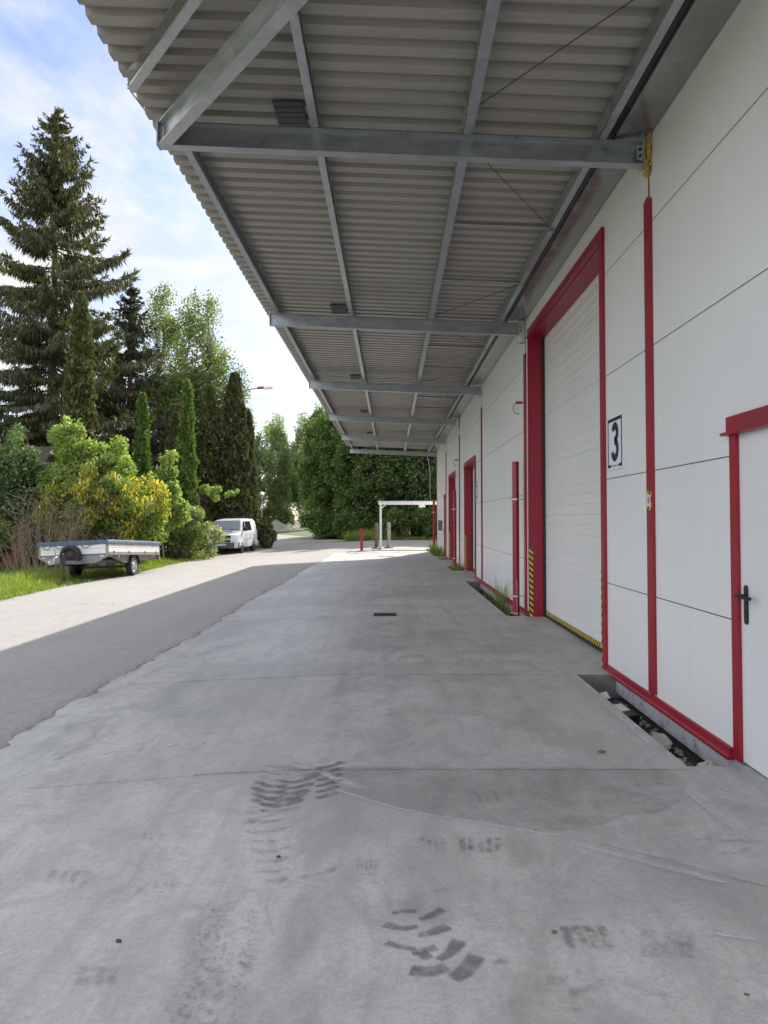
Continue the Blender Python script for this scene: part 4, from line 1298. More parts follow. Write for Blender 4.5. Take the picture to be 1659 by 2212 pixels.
fs = [(q * n + k, q * n + (k + 1) % n, (q + 1) * n + (k + 1) % n, (q + 1) * n + k) for q in range(3) for k in range(n)]
fs.append(tuple(range(3 * n, 4 * n)))
m_.add(vs, fs)
tp = m_.build('tarpaulin', M['tarp'], tr, smooth=True, world=False)
cd = MB()
for xa in (-.85, -.42, .42):
    cd.tube([(xa - .16, -LL - .035, ZB + .34), (xa - .05, -LL - .04, ZB + .25), (xa + .05, -LL - .04, ZB + .25), (xa + .16, -LL - .035, ZB + .34)], .01, 6)
cd.build('elastic_cord', M['dark_grey'], tp, world=False)
# front apron, chassis rails, drawbar
m_ = MB()
pts = [(-LW, ZB), (LW, ZB), (LW, ZB - .04), (.75, ZB - .24), (-.75, ZB - .24), (-LW, ZB - .04)]
m_.add([(x, -LL + .0, z) for x, z in pts] + [(x, -LL + .04, z) for x, z in pts], [tuple(range(6)), tuple(range(11, 5, -1))] + [(i, 6 + i, 6 + (i + 1) % 6, (i + 1) % 6) for i in range(6)])
m_.build('front_apron', M['chassis'], tr, world=False)
m_ = MB()
for s in (-1, 1):
    pts = [(-LL + .05, ZB - .002), (LL - .05, ZB - .002), (LL - .05, ZB - .12), (.6, ZB - .2), (-.2, ZB - .26), (-.7, ZB - .26), (-1.6, ZB - .07), (-LL + .05, ZB - .05)]
    x0 = s * (LW - .12)
    m_.add([(x0 - .02, y, z) for y, z in pts] + [(x0 + .02, y, z) for y, z in pts], [tuple(range(8)), tuple(range(15, 7, -1))] + [(i, 8 + i, 8 + (i + 1) % 8, (i + 1) % 8) for i in range(8)])
m_.build('chassis_rail', M['chassis'], tr, world=False)
m_ = MB()
for s in (-1, 1):
    m_.bar((s * .72, -.2, ZB - .2), (s * .05, -LL - 1.0, .50), .07, .11)
m_.box(-.07, .07, -LL - 1.15, -LL - .85, .45, .55)
m_.build('drawbar', M['chassis'], tr, world=False)
m_ = MB().box(-.06, .06, -LL - 1.36, -LL - 1.14, .46, .56).lathe((0, -LL - 1.38, .46), (0, 0, 1), [(.045, -.02), (.055, .04), (.05, .1), (0, .11)], 14)
m_.tube([(0, -LL - 1.2, .56), (0, -LL - 1.1, .66), (.0, -LL - .95, .68)], .018, 8)
m_.build('coupling', M['galv_light'], tr, world=False)
jw = MB().tube([(.16, -LL - .9, .75), (.16, -LL - .9, .06)], .026, 10).box(.06, .2, -LL - .95, -LL - .85, .44, .56)
jw.tube([(.16, -LL - .9, .75), (.16, -LL - .98, .77), (.16, -LL - .98, .85)], .009, 6)
jo = jw.build('jockey_stand', M['dark_grey'], tr, world=False)
MB().lathe((.13, -LL - .9, -.03), (1, 0, 0), [(0, 0), (.09, 0), (.105, .015), (.105, .05), (.09, .065), (0, .065)], 18).build('jockey_wheel', M['rubber'], jo, smooth=True, world=False)
m_ = MB().tube([(-.12, -LL - .7, .52), (-.14, -LL - .78, .72), (-.16, -LL - .86, .95)], .014, 8).tube([(.02, -LL - .6, .52), (.02, -LL - .62, .78)], .012, 8)
m_.build('hand_brake', M['galv'], tr, world=False)
# spare wheel on the front
sw = wheel(tr, 0.0, -LL - .16, ZB + .02, .33, .2, 1, M['rust_rim'], 'spare_wheel', (0, -1, 0))
# axle, wheels, mudguards
tb('axle', M['dark_grey'], (-LW + .1, LW - .1, -.05, .05, .29, .37))
for s in (-1, 1):
    wheel(tr, s * (LW - .14), 0, .335, .335, .2, s, M['rim'])
    m_ = MB()
    r0 = .40
    pts = [(r0 * math.cos(a), .33 + r0 * math.sin(a)) for a in np.linspace(R(8), R(172), 14)]
    n = len(pts)
    xa, xb = s * (LW - .27), s * (LW - .01)
    m_.add([(xa, y, z) for y, z in pts] + [(xb, y, z) for y, z in pts] + [(xb, y * .93, .33 + (z - .33) * .93) for y, z in pts], [(i, i + 1, n + i + 1, n + i) for i in range(n - 1)] + [(n + i, n + i + 1, 2 * n + i + 1, 2 * n + i) for i in range(n - 1)])
    m_.build('mudguard', M['black'], tr, smooth=True, world=False)
    for yy in (-1.35, 1.5):
        tb('side_reflector', M['orange'], (s * (LW + .005) - .008, s * (LW + .005) + .008, yy - .03, yy + .03, ZB - .10, ZB - .0))
    tb('marker_light', M['lamp_glass'], (s * .95 - .06, s * .95 + .06, -LL - .02, -LL - .002, ZB - .05, ZB - .005))
m_ = tb('tail_bar', M['chassis'], (-LW, LW, LL - .06, LL, ZB - .16, ZB - .022))

# ------------------------------------------------------------------ van
vx, vy = -9.2, 44.75
van = thing('van', 'white panel van with roof rack parked on the verge facing the camera', 'van', (vx, vy, gz(vx, vy) + 0.02), (0, R(-1.5), R(-2.5)))
HW = .92
# body: stations along length (y, front negative) as side profile with tumblehome
side = [(-2.36, .42), (-2.38, .62), (-2.34, .90), (-2.28, 1.02), (-1.62, 1.20), (-1.50, 1.26), (-0.98, 1.82), (-0.80, 1.90), (0.0, 1.945), (1.6, 1.945), (2.05, 1.91), (2.2, 1.82), (2.33, 1.25), (2.36, .62), (2.34, .36), (1.75, .30), (-1.2, .30), (-2.25, .34)]
def halfw(y, z):
    w = HW
    if z > 1.1:
        w -= (z - 1.1) * .16
    if y < -1.9:
        w -= (-1.9 - y) ** 2 * .32
    if z > 1.86:
        w -= .05
    return w
ups = [(-2.38, .60), (-2.375, .75), (-2.34, .90), (-2.28, 1.02), (-2.0, 1.10), (-1.62, 1.20), (-1.50, 1.26), (-1.24, 1.54), (-0.98, 1.82), (-0.80, 1.90), (0.0, 1.945), (.8, 1.95), (1.6, 1.945), (2.05, 1.91), (2.2, 1.82), (2.27, 1.55), (2.33, 1.25), (2.36, .62)]
zlev = [.32, .45, .62, .80, 1.0, 1.10, 1.25, 1.42, 1.60, 1.78]
m_ = MB()
ring = None
for y, zt in ups:
    half = []
    for z in zlev:
        zz = min(z, zt - .03)
        half.append((halfw(y, zz) - (.03 if z == .32 else 0), zz))
    zz = max(.32, zt - .012)
    half.append((halfw(y, zz) - .035, zz))
    half.append((halfw(y, zt) - .10, zt))
    half.append((halfw(y, zt) * .5, zt + .012))
    row = [(x, y - (.06 * (1 - (x / HW) ** 2) if y < -1.3 else 0), z) for x, z in half] + [(-x, y - (.06 * (1 - (x / HW) ** 2) if y < -1.3 else 0), z) for x, z in reversed(half)]
    n = len(row)
    b = len(m_.v)
    m_.v += row
    if ring is not None:
        for i in range(n):
            m_.f.append((ring + i, ring + (i + 1) % n, b + (i + 1) % n, b + i)); m_.m.append(0)
    else:
        m_.f.append(tuple(range(b + n - 1, b - 1, -1))); m_.m.append(0)
    ring = b
m_.f.append(tuple(range(ring, ring + n))); m_.m.append(0)
m_.build('body', M['van_white'], van, smooth=True, world=False)
def vquad(name, mat, pts, th=0.006, parent=van):
    a, b, c = Vector(pts[0]), Vector(pts[1]), Vector(pts[2])
    nrm = (b - a).cross(c - a).normalized()
    k = len(pts)
    mm = MB().add([Vector(p) + nrm * th for p in pts] + [Vector(p) - nrm * .02 for p in pts], [tuple(range(k)), tuple(range(2 * k - 1, k - 1, -1))] + [(i, k + i, k + (i + 1) % k, (i + 1) % k) for i in range(k)])
    return mm.build(name, mat, parent, world=False)
ws = vquad('windscreen', M['windscreen'], [(-.80, -1.50 - .01, 1.29), (.80, -1.51, 1.29), (.70, -.98 - .015, 1.80), (-.70, -.995, 1.80)], .045)
MB().tube([(-.5, -1.585, 1.31), (-.05, -1.565, 1.35)], .012, 5).tube([(.1, -1.585, 1.31), (.55, -1.565, 1.34)], .012, 5).build('wiper', M['black'], ws, world=False)
for s in (1, -1):
    def sp(y, z):
        return (s * (halfw(y, z) + .001), y, z)
    q = [sp(-1.25, 1.25), sp(-.62, 1.25), sp(-.62, 1.78), sp(-.92, 1.78)]
    q2 = [sp(-.50, 1.25), sp(1.0, 1.25), sp(.9, 1.78), sp(-.50, 1.78)]
    if s < 0:
        q.reverse(); q2.reverse()
    vquad('side_window', M['glass'], q, .008)
    vquad('side_window', M['glass'], q2, .008)
    mir = MB().box(min(s * .93, s * 1.13), max(s * .93, s * 1.13), -1.2, -1.08, 1.22, 1.44)
    mir.build('wing_mirror', M['black'], van, bevel=.03, world=False)
    tb('door_handle', M['black'], (s * .925 - .015, s * .925 + .015, -.62, -.5, 1.02, 1.06), parent=van)
    tb('door_seam', M['dark_grey'], (s * .921 - .002, s * .921 + .002, -.57, -.56, .36, 1.2), (s * .921 - .002, s * .921 + .002, -1.42, -1.41, .75, 1.2), parent=van)
    tb('side_moulding', M['van_white'], (s * .925 - .008, s * .925 + .008, -.98, 1.2, .78, .83), parent=van)
    hl_ = MB().add([(s * .50, -2.39, .84), (s * .84, -2.16, .84), (s * .84, -2.13, 1.02), (s * .50, -2.35, 1.0), (s * .50, -2.3, .84), (s * .82, -2.1, .84), (s * .82, -2.05, 1.02), (s * .5, -2.25, 1.0)], [(0, 1, 2, 3), (4, 5, 6, 7), (0, 4, 5, 1), (1, 5, 6, 2), (2, 6, 7, 3), (3, 7, 4, 0)])
    hl_.build('headlight', M['lamp_glass'], van, world=False)
    vquad('indicator', M['orange'], [(s * .80, -2.20, .85), (s * .885, -2.08, .85), (s * .885, -2.05, 1.0), (s * .80, -2.17, 1.0)][::(1 if s > 0 else -1)], .02)
    for yy in (-1.48, 1.44):
        MB().lathe((s * (HW - .015), yy, .34), (s, 0, 0), [(0, .012), (.385, .012), (.385, 0)], 24).build('wheel_arch', M['black'], van, world=False)
        wheel(van, s * (HW - .09), yy, .32, .32, .2, s, M['rim'])
m_ = MB()
bp = [(-.92, -2.1), (-.9, -2.28), (-.6, -2.44), (0, -2.5), (.6, -2.44), (.9, -2.28), (.92, -2.1)]
for zz in (.28, .33, .62):
    for x_, y_ in bp:
        m_.v.append((x_ * (1 if zz > .3 else .97), y_ * (1 if zz > .3 else .975), zz))
k = len(bp)
for q in range(2):
    for i in range(k - 1):
        m_.f.append((q * k + i, q * k + i + 1, (q + 1) * k + i + 1, (q + 1) * k + i)); m_.m.append(0)
m_.f.append(tuple(range(2 * k, 3 * k))); m_.m.append(0)
bum = m_.build('bumper', M['bumper'], van, smooth=True, world=False)
pl_ = MB().box(-.26, .26, -2.52, -2.505, .45, .56).build('licence_plate', M['sign_white'], bum, world=False)
vs_, fs_ = text_mesh('241', .1, Matrix(((1, 0, 0, .14), (0, 0, -1, -2.5225), (0, 1, 0, .505), (0, 0, 0, 1))))
MB().add(vs_, fs_).build('plate_number', M['sign_black'], pl_, world=False)
tb('grille', M['black'], (-.49, .49, -2.45, -2.3, .86, 1.0), (-.48, .48, -2.46, -2.3, .66, .76), parent=van)
MB().lathe((0, -2.452, .93), (0, -1, 0), [(0, .008), (.05, .008), (.055, 0)], 18).build('badge', M['rim'], van, world=False)
tb('cowl_vent', M['black'], (-.42, .42, -1.75, -1.68, 1.165, 1.225), parent=van)
m_ = MB()
for yy in (-.55, .3, 1.2):
    m_.bar((-.78, yy, 2.04), (.78, yy, 2.04), .05, .035)
    for s in (-1, 1):
        m_.bar((s * .72, yy, 1.88), (s * .72, yy, 2.02), .04, .04)
m_.build('roof_rack', M['black'], van, world=False)

# ------------------------------------------------------------------ vegetation
def leafmesh(name, P, U, V, mat, parent=None, mi=None):
    """one rhombic leaf per row: centre P, half axes U and V"""
    n = len(P)
    vs = np.empty((n, 4, 3))
    vs[:, 0] = P - U
    vs[:, 1] = P + V - U * 0.1
    vs[:, 2] = P + U
    vs[:, 3] = P - V - U * 0.1
    me = bpy.data.meshes.new(name)
    me.vertices.add(4 * n)
    me.vertices.foreach_set('co', vs.reshape(-1).astype(np.float32))
    me.loops.add(4 * n)
    me.loops.foreach_set('vertex_index', np.arange(4 * n, dtype=np.int32))
    me.polygons.add(n)
    me.polygons.foreach_set('loop_start', np.arange(0, 4 * n, 4, dtype=np.int32))
    me.polygons.foreach_set('loop_total', np.full(n, 4, dtype=np.int32))
    for m_ in (mat if isinstance(mat, list) else [mat]):
        me.materials.append(m_)
    if mi is not None:
        me.polygons.foreach_set('material_index', mi.astype(np.int32))
    me.update(calc_edges=True)
    me.validate()
    ob = bpy.data.objects.new(name, me)
    COL.objects.link(ob)
    if parent is not None:
        ob.parent = parent
    return ob
def rand_axes(n, size, aspect=0.55, rng=RNG, up=0.0):
    a = rng.normal(size=(n, 3)); a[:, 2] += up
    a /= np.linalg.norm(a, axis=1)[:, None]
    b = rng.normal(size=(n, 3))
    b -= (b * a).sum(1)[:, None] * a
    b /= np.linalg.norm(b, axis=1)[:, None]
    s = (size * rng.uniform(.6, 1.3, n))[:, None]
    return a * s, b * s * aspect
def curve_pts(p0, p1, sag, n=6, rng=None):
    p0, p1 = np.array(p0, float), np.array(p1, float)
    r = rng or RNG
    w = r.normal(size=3) * np.linalg.norm(p1 - p0) * .05
    out = []
    for i in range(n):
        t = i / (n - 1)
        q = p0 + (p1 - p0) * t + w * math.sin(math.pi * t)
        q[2] += sag * 4 * t * (1 - t)
        out.append(tuple(q))
    return out

def broadleaf(name, label, cat, x, y, H, lobes, leaf, nleaf, lsize, trunk_r=0.14, stems=1, bark='bark', clump=(0.35, 0.8), nclump=70, group=None, droop=0.0, stretch=1.0, seed=0, zbase=None, limbs=True, flower=None, lean=None, hollow=0.35):
    """trunk(s), limbs to every leaf clump, leaves scattered in uneven clumps inside the lobes
    lobes: (cx, cy, cz, rx, ry, rz) relative to the foot"""
    rng = np.random.default_rng(seed + 100)
    z0 = gz(x, y) if zbase is None else zbase
    t = thing(name, label, cat, (x, y, z0), group=group)
    vol = np.array([l_[3] * l_[4] * l_[5] for l_ in lobes]); vol = vol ** 0.8; vol /= vol.sum()
    C, RAD = [], []
    for k in range(nclump):
        l_ = lobes[rng.choice(len(lobes), p=vol)]
        d = rng.normal(size=3); d /= np.linalg.norm(d)
        r = (hollow + (1 - hollow) * rng.random() ** 0.6)
        C.append([l_[0] + d[0] * l_[3] * r, l_[1] + d[1] * l_[4] * r, max(0.15, l_[2] + d[2] * l_[5] * r)])
        RAD.append(rng.uniform(*clump))
    C = np.array(C); RAD = np.array(RAD)
    w = RAD ** 2; w /= w.sum()
    ci = rng.choice(nclump, size=nleaf, p=w)
    d = rng.normal(size=(nleaf, 3)); d /= np.linalg.norm(d, axis=1)[:, None]
    rr_ = rng.random(nleaf) ** 0.45
    P = C[ci] + d * (RAD[ci] * rr_)[:, None] * np.array([1, 1, stretch])
    if droop:
        P[:, 2] -= droop * rng.random(nleaf) ** 2 * RAD[ci] * 2.2
    P[:, 2] = np.maximum(P[:, 2], 0.05)
    U, V = rand_axes(nleaf, lsize, .6, rng, -0.5 if droop else 0.0)
    mats, mi = leaf, None
    if flower:
        fm, share, fn = flower
        mats = [leaf, fm]
        outer = fn(P, C[ci])
        mi = ((rng.random(nleaf) < share) & outer).astype(int)
        if flower[0] is M['l_yellow']:
            k_ = mi == 1
            U[k_] = np.column_stack([rng.normal(0, .02, k_.sum()), rng.normal(0, .02, k_.sum()), -np.full(k_.sum(), lsize * 1.1)])
    # wood
    mb = MB()
    tops = []
    for s in range(stems):
        a = 2 * math.pi * s / max(1, stems) + seed
        bx, by = (0.12 * stems * math.cos(a), 0.12 * stems * math.sin(a)) if stems > 1 else (0, 0)
        l_ = lobes[s % len(lobes)]
        top = (l_[0] * .8, l_[1] * .8, min(H * .93, l_[2] + l_[5] * .75))
        pts = curve_pts((bx, by, -0.1), top, 0, 9, rng)
        mb.tube(pts, [trunk_r * (1 - .88 * i / 8) * (1 if i else 1.25) for i in range(9)], 8)
        tops.append(pts)
    if limbs:
        for k in range(nclump):
            c_ = C[k]
            pts = tops[k % stems]
            zz = max(0.1, c_[2] - np.hypot(c_[0], c_[1]) * .7 - .3)
            j = min(range(len(pts)), key=lambda i: abs(pts[i][2] - zz))
            L0 = np.linalg.norm(np.array(pts[j]) - c_)
            r0 = min(trunk_r * .45, .012 + .014 * L0)
            q = curve_pts(pts[j], c_, .06 * L0, 5, rng)
            mb.tube(q, [r0, r0 * .75, r0 * .55, r0 * .4, r0 * .2], 5, cap=False)
    mb.build('trunk', M[bark] if isinstance(bark, str) else bark, t, smooth=False, world=False)
    leafmesh('crown', P, U, V, mats, t, mi)
    return t

def spruce(label, x, y, H, Rb, seed, zlow=1.5, dens=1.0, group=None):
    rng = np.random.default_rng(seed)
    t = thing('spruce_tree', label, 'tree', (x, y, gz(x, y)), group=group)
    mb = MB()
    n = 14
    mb.tube([(0.05 * math.sin(i), 0.04 * math.cos(i * 1.3), H * i / n - (0.1 if i == 0 else 0)) for i in range(n + 1)], [0.36 * (1 - .97 * i / n) + .012 for i in range(n + 1)], 9)
    PP, UU, VV = [], [], []
    z = zlow
    while z < H - 0.25:
        f = z / H
        Lmax = Rb * (1 - f) ** 0.82 * (0.55 + 0.45 * min(1, (z - zlow) / 3 + .55))
        nb = 2
        a0 = z * 23.0 + rng.normal(0, .5)
        for k in range(nb):
            if rng.random() < (0.16 if f < .75 else 0.03):
                continue
            a = a0 + 2 * math.pi * k / nb + rng.normal(0, .45)
            Lb = max(.22, Lmax * rng.uniform(.5, 1.15))
            up = 0.55 * (f - .55) + rng.normal(0, .06)
            dirv = np.array([math.cos(a), math.sin(a), 0])
            lat = np.array([-math.sin(a), math.cos(a), 0])
            m = 9
            pts = []
            zz = z + rng.uniform(-.3, .3)
            for i in range(m):
                s_ = i / (m - 1)
                dz = Lb * (up * s_ - .42 * (1 - f) * s_ ** 1.4 + .30 * s_ ** 3.2)
                pts.append(np.array([0, 0, zz]) + dirv * Lb * s_ + np.array([0, 0, dz]))
            r0 = .010 + .011 * Lb
            mb.tube([tuple(p) for p in pts], [r0 * (1 - .85 * i / (m - 1)) for i in range(m)], 5, cap=False)
            ns = max(4, int(Lb / .15 * dens))
            for s_ in np.linspace(.18 if f < .8 else .05, 1.0, ns):
                q = s_ * (m - 1); i = min(m - 2, int(q)); b_ = pts[i] + (pts[i + 1] - pts[i]) * (q - i)
                sidelen = (.12 + .30 * Lb * .38 * math.sin(math.pi * min(1, s_ * .8 + .12))) * rng.uniform(.6, 1.2)
                for sd in (-1, 1, 0):
                    nn = 5 if sd else 2
                    for j in range(nn):
                        w = (j + rng.random()) / nn
                        base = b_ + lat * sd * sidelen * w + dirv * (.12 * w * abs(sd)) + np.array([0, 0, -.10 * w * sidelen])
                        ln = (0.07 + 0.20 * min(1, Lb / 2.2) * (1 - .55 * s_)) * rng.uniform(.5, 1.5)
                        tilt = rng.normal(0, .22, 3) + dirv * .30 + lat * sd * .25
                        dv = np.array([0, 0, -1.0 if (s_ < .93 and f < .93) else .25]) + tilt
                        dv /= np.linalg.norm(dv)
                        PP.append(base + dv * ln * .8)
                        UU.append(dv * ln)
                        cr = np.cross(dv, rng.normal(size=3)); cr /= np.linalg.norm(cr)
                        VV.append(cr * rng.uniform(.022, .05))
                # upper fluff along the twig
                for j in range(4):
                    d = rng.normal(size=3); d[2] = abs(d[2]) * .4; d += dirv * .9; d /= np.linalg.norm(d)
                    ln = rng.uniform(.07, .14)
                    PP.append(b_ + d * ln * .8 + rng.normal(0, .05, 3)); UU.append(d * ln)
                    cr = np.cross(d, rng.normal(size=3)); cr /= np.linalg.norm(cr)
                    VV.append(cr * rng.uniform(.03, .06))
        z += rng.uniform(.09, .21) * (1 if f < .8 else .7)
    # leader tuft
    for k in range(60):
        zz = H - rng.random() ** 1.5 * 1.0
        d = rng.normal(size=3); d[2] += 1.3; d /= np.linalg.norm(d)
        PP.append(np.array([0, 0, zz]) + d * .1); UU.append(d * .13)
        cr = np.cross(d, rng.normal(size=3)); cr /= np.linalg.norm(cr); VV.append(cr * .03)
    mb.build('trunk', M['bark'], t, world=False)
    leafmesh('crown', np.array(PP), np.array(UU), np.array(VV), M['l_spruce'], t)
    return t

def thuja(label, x, y, H, r, mat, seed, nleaf=11000, ls=.11, taper=.55, group='columnar conifers by the road', skirt=1.0):
    rng = np.random.default_rng(seed)
    t = thing('thuja_tree', label, 'tree', (x, y, gz(x, y)), group=group)
    MB().tube([(0, 0, -.1), (0.03, 0, H * .5), (0, 0.02, H * .95)], [.16, .10, .02], 8).build('trunk', M['bark'], t, world=False)
    u = rng.random(nleaf)
    z = H * (1 - (1 - u) ** (1 / 1.25)) if False else H * u ** .95
    f = z / H
    prof = np.minimum(1.0, .70 + 1.2 * f) * (np.clip(1 - f, 0, 1) ** taper) / (0.75 ** taper) * skirt ** 0
    a = rng.uniform(0, 2 * math.pi, nleaf)
    ph = rng.uniform(0, 6.28, 6)
    lump = 1 + .13 * np.sin(3 * a + 2.1 * z + ph[0]) + .10 * np.sin(5 * a - 3.3 * z + ph[1]) + .09 * np.sin(2 * a + 5.7 * z + ph[2]) + .07 * np.sin(9 * a + 8 * z + ph[3])
    rad = r * prof * lump * (1 - .42 * rng.random(nleaf) ** 1.8) + rng.exponential(.03, nleaf)
    P = np.column_stack([rad * np.cos(a), rad * np.sin(a), z + 0.1])
    out = np.column_stack([np.cos(a), np.sin(a), np.zeros(nleaf)])
    d = out * .55 + np.array([0, 0, .9]) + rng.normal(0, .45, (nleaf, 3))
    d /= np.linalg.norm(d, axis=1)[:, None]
    b = np.cross(d, rng.normal(size=(nleaf, 3)))
    b /= np.linalg.norm(b, axis=1)[:, None]
    s = (ls * rng.uniform(.6, 1.5, nleaf))[:, None]
    leafmesh('crown', P, d * s, b * s * .5, mat, t)
    return t

# --- spruces
spruce('tallest spruce, drooping dark branches, at left against the sky', -18.6, 42.0, 24.8, 8.8, 5, dens=1.1)
spruce('dense dark spruce half hidden right of the tallest spruce', -15.9, 46.5, 16.2, 5.4, 9, dens=.9)
# --- birches
broadleaf('birch_tree', 'tall airy birch with two pale stems just right of the tallest spruce', 'tree', -15.2, 51.0, 18.9,
          [(0, 0, 13.5, 1.5, 1.5, 4.6), (-.6, .3, 8.5, 2.0, 2.0, 4.5), (.9, 0, 10.5, 1.4, 1.6, 3.5)], M['l_birch'], 24000, .085, .15, 2, 'bark_birch', (.3, .7), 190, 'birches behind the conifers', droop=.8, stretch=1.4, seed=3)
broadleaf('birch_tree', 'tall bright birch with rounded top left of the street lamp', 'tree', -12.9, 50.5, 18.2,
          [(0, 0, 13.0, 1.9, 1.8, 4.2), (1.3, 0, 9.5, 2.0, 1.9, 4.2), (-.7, 0, 8.0, 1.6, 1.8, 4.5), (2.2, 0, 7.5, 1.3, 1.3, 3.6)], M['l_birch'], 34000, .09, .17, 2, 'bark_birch', (.3, .8), 230, 'birches behind the conifers', droop=.8, stretch=1.4, seed=4)
# --- columnar conifers
thuja('tall brownish thuja column in front of the tallest spruce', -14.75, 36.2, 12.7, .80, M['l_thuja'], 31, 15000, .12, .48)
thuja('short slim green thuja beside the dense spruce', -12.35, 38.0, 8.2, .46, M['l_thuja_g'], 32, 7000, .10, .5)
thuja('slim bright green pointed thuja below the bright birch', -10.45, 39.2, 9.0, .50, M['l_thuja_g'], 33, 9000, .10, .5)
thuja('dull green thuja behind the young sapling', -11.5, 41.0, 7.6, .8, M['l_thuja'], 34, 8000, .11, .6)
thuja('dark wide thuja left of the tallest brown thuja', -11.4, 48.0, 10.2, .95, M['l_thuja'], 35, 13000, .13, .55)
thuja('tallest brown thuja directly behind the white van', -9.82, 48.0, 11.0, .95, M['l_thuja_b'], 36, 15000, .13, .42)
thuja('brown thuja nearest the street lamp head', -9.2, 48.9, 8.8, .62, M['l_thuja_b'], 37, 10000, .12, .42)
thuja('dark thuja filling the gap between slim and wide thujas', -12.3, 44.5, 8.6, 1.1, M['l_thuja'], 38, 9000, .13, .6)
# --- broadleaf trees and shrubs on the verge
broadleaf('ash_tree', 'bright pale green young tree behind the yellow blossom', 'tree', -12.9, 31.8, 6.5,
          [(-.3, 0, 5.0, .8, .8, 1.4), (.9, 0, 4.3, 1.2, 1.0, 1.1), (-.6, 0, 3.6, 1.1, 1.0, 1.2), (1.7, 0, 3.9, .9, .8, .8)], M['l_bright'], 15000, .075, .1, 1, 'bark', (.18, .45), 110, seed=11)
broadleaf('maple_tree', 'bluish green bushy tree at the left edge behind the bare shrub', 'tree', -15.1, 31.4, 6.2,
          [(0, 0, 4.5, 1.0, 1.0, 1.5), (-1.0, 0, 3.3, 1.3, 1.0, 1.6), (.8, 0, 3.0, 1.1, 1.0, 1.3)], M['l_blue'], 15000, .08, .11, 1, 'bark', (.3, .6), 70, seed=12)
broadleaf('laburnum_shrub', 'laburnum covered in yellow blossom behind the trailer', 'shrub', -11.5, 30.6, 4.2,
          [(0, 0, 2.9, 1.6, 1.2, 1.2), (-1.5, 0, 2.6, 1.0, 1.0, 1.1), (1.6, 0, 2.6, 1.1, 1.0, 1.1), (.3, 0, 1.4, 2.0, 1.0, .8)], M['l_lab'], 24000, .062, .06, 4, 'twig', (.2, .45), 130, seed=13,
          flower=(M['l_yellow'], .42, lambda P, C: (C[:, 2] > 1.5) & (np.sin(C[:, 0] * 37.1) + np.sin(C[:, 2] * 41.0) > .35)))
broadleaf('sapling', 'slender light green sapling right of the yellow blossom', 'tree', -10.05, 34.2, 5.6,
          [(0, 0, 4.2, .35, .35, 1.4), (.1, 0, 3.0, .6, .5, 1.2), (.25, 0, 2.2, .7, .6, .9)], M['l_bright'], 5500, .085, .05, 1, 'twig', (.2, .4), 36, seed=14)
def bare_shrub(label, x, y, H, seed):
    rng = np.random.default_rng(seed)
    t = thing('bare_shrub', label, 'shrub', (x, y, gz(x, y)))
    mb = MB()
    LP = []
    for k in range(58):
        bx, by = rng.uniform(-1.45, 1.45), rng.normal(0, .4)
        top = np.array([bx * 1.15 + rng.normal(0, .38), by + rng.normal(0, .35), H * rng.uniform(.5, 1.0) * (1 - .10 * abs(bx))])
        pts = curve_pts((bx * .8, by * .8, -.1), top, 0, 7, rng)
        mb.tube(pts, [.026 * (1 - .85 * i / 6) for i in range(7)], 5, cap=False)
        for q in range(9):
            i = rng.integers(2, 7); p = np.array(pts[i])
            d = np.array([rng.normal(0, .32), rng.normal(0, .32), rng.uniform(.12, .5)])
            e = p + d
            mb.tube([tuple(p), tuple(p + d * .55 + rng.normal(0, .03, 3)), tuple(e)], [.009, .006, .003], 4, cap=False)
            if rng.random() < .75:
                for _ in range(5):
                    LP.append(e + rng.normal(0, .07, 3))
    mb.build('stems', M['twig'], t, world=False)
    LP = np.array(LP)
    U, V = rand_axes(len(LP), .045, .55, rng)
    leafmesh('leaves', LP, U, V, M['l_brownleaf'], t)
bare_shrub('brown twiggy shrub with few leaves left of the trailer', -13.0, 28.7, 3.0, 15)
broadleaf('flowering_shrub', 'rounded shrub with white blossom sprays in front of the van', 'shrub', -10.35, 37.2, 2.9,
          [(0, 0, 1.45, 1.5, 1.3, 1.3), (-1.3, -.3, 1.2, 1.1, 1.0, 1.1), (1.1, 0, .95, 1.0, 1.0, .9)], M['l_shrub'], 28000, .055, .04, 5, 'twig', (.22, .45), 100, seed=16, hollow=.6,
          flower=(M['l_white'], .30, lambda P, C: (np.sin(P[:, 0] * 2.3 + .5) + np.sin(P[:, 2] * 3 + 1) > .9) | (P[:, 0] > 1.35)))
broadleaf('dark_shrub', 'low dark shrub between yellow blossom and white blossom', 'shrub', -11.9, 35.0, 2.8,
          [(0, 0, 1.3, 1.3, 1, 1.1), (1.1, 0, 1.1, 1, 1, .9)], M['l_dark'], 9000, .08, .05, 4, 'twig', (.3, .5), 50, seed=17,
          flower=(M['l_white'], .16, lambda P, C: (P[:, 1] < -.3) & (np.sin(P[:, 0] * 5) > .2)))
broadleaf('dark_shrub', 'dark green shrub at the left edge by the tall grass', 'shrub', -15.6, 29.2, 2.8,
          [(0, 0, 1.2, 1.2, 1.0, 1.1), (-1.2, 0, 1.5, 1, 1, 1.2)], M['l_lab'], 9000, .08, .05, 4, 'twig', (.3, .5), 50, seed=18)
broadleaf('overhanging_shrub', 'light green arching branches reaching over towards the van', 'shrub', -10.5, 39.8, 4.0,
          [(.1, 0, 3.0, .55, .6, .5), (1.0, -.1, 3.55, .6, .4, .2), (1.7, -.2, 3.45, .5, .4, .2), (2.3, -.2, 3.3, .4, .3, .2), (1.1, 0, 3.15, .35, .3, .2), (-.5, 0, 2.0, .5, .6, 1.1)], M['l_bright'], 5200, .065, .03, 2, 'bark', (.14, .26), 60, seed=19, hollow=.2)
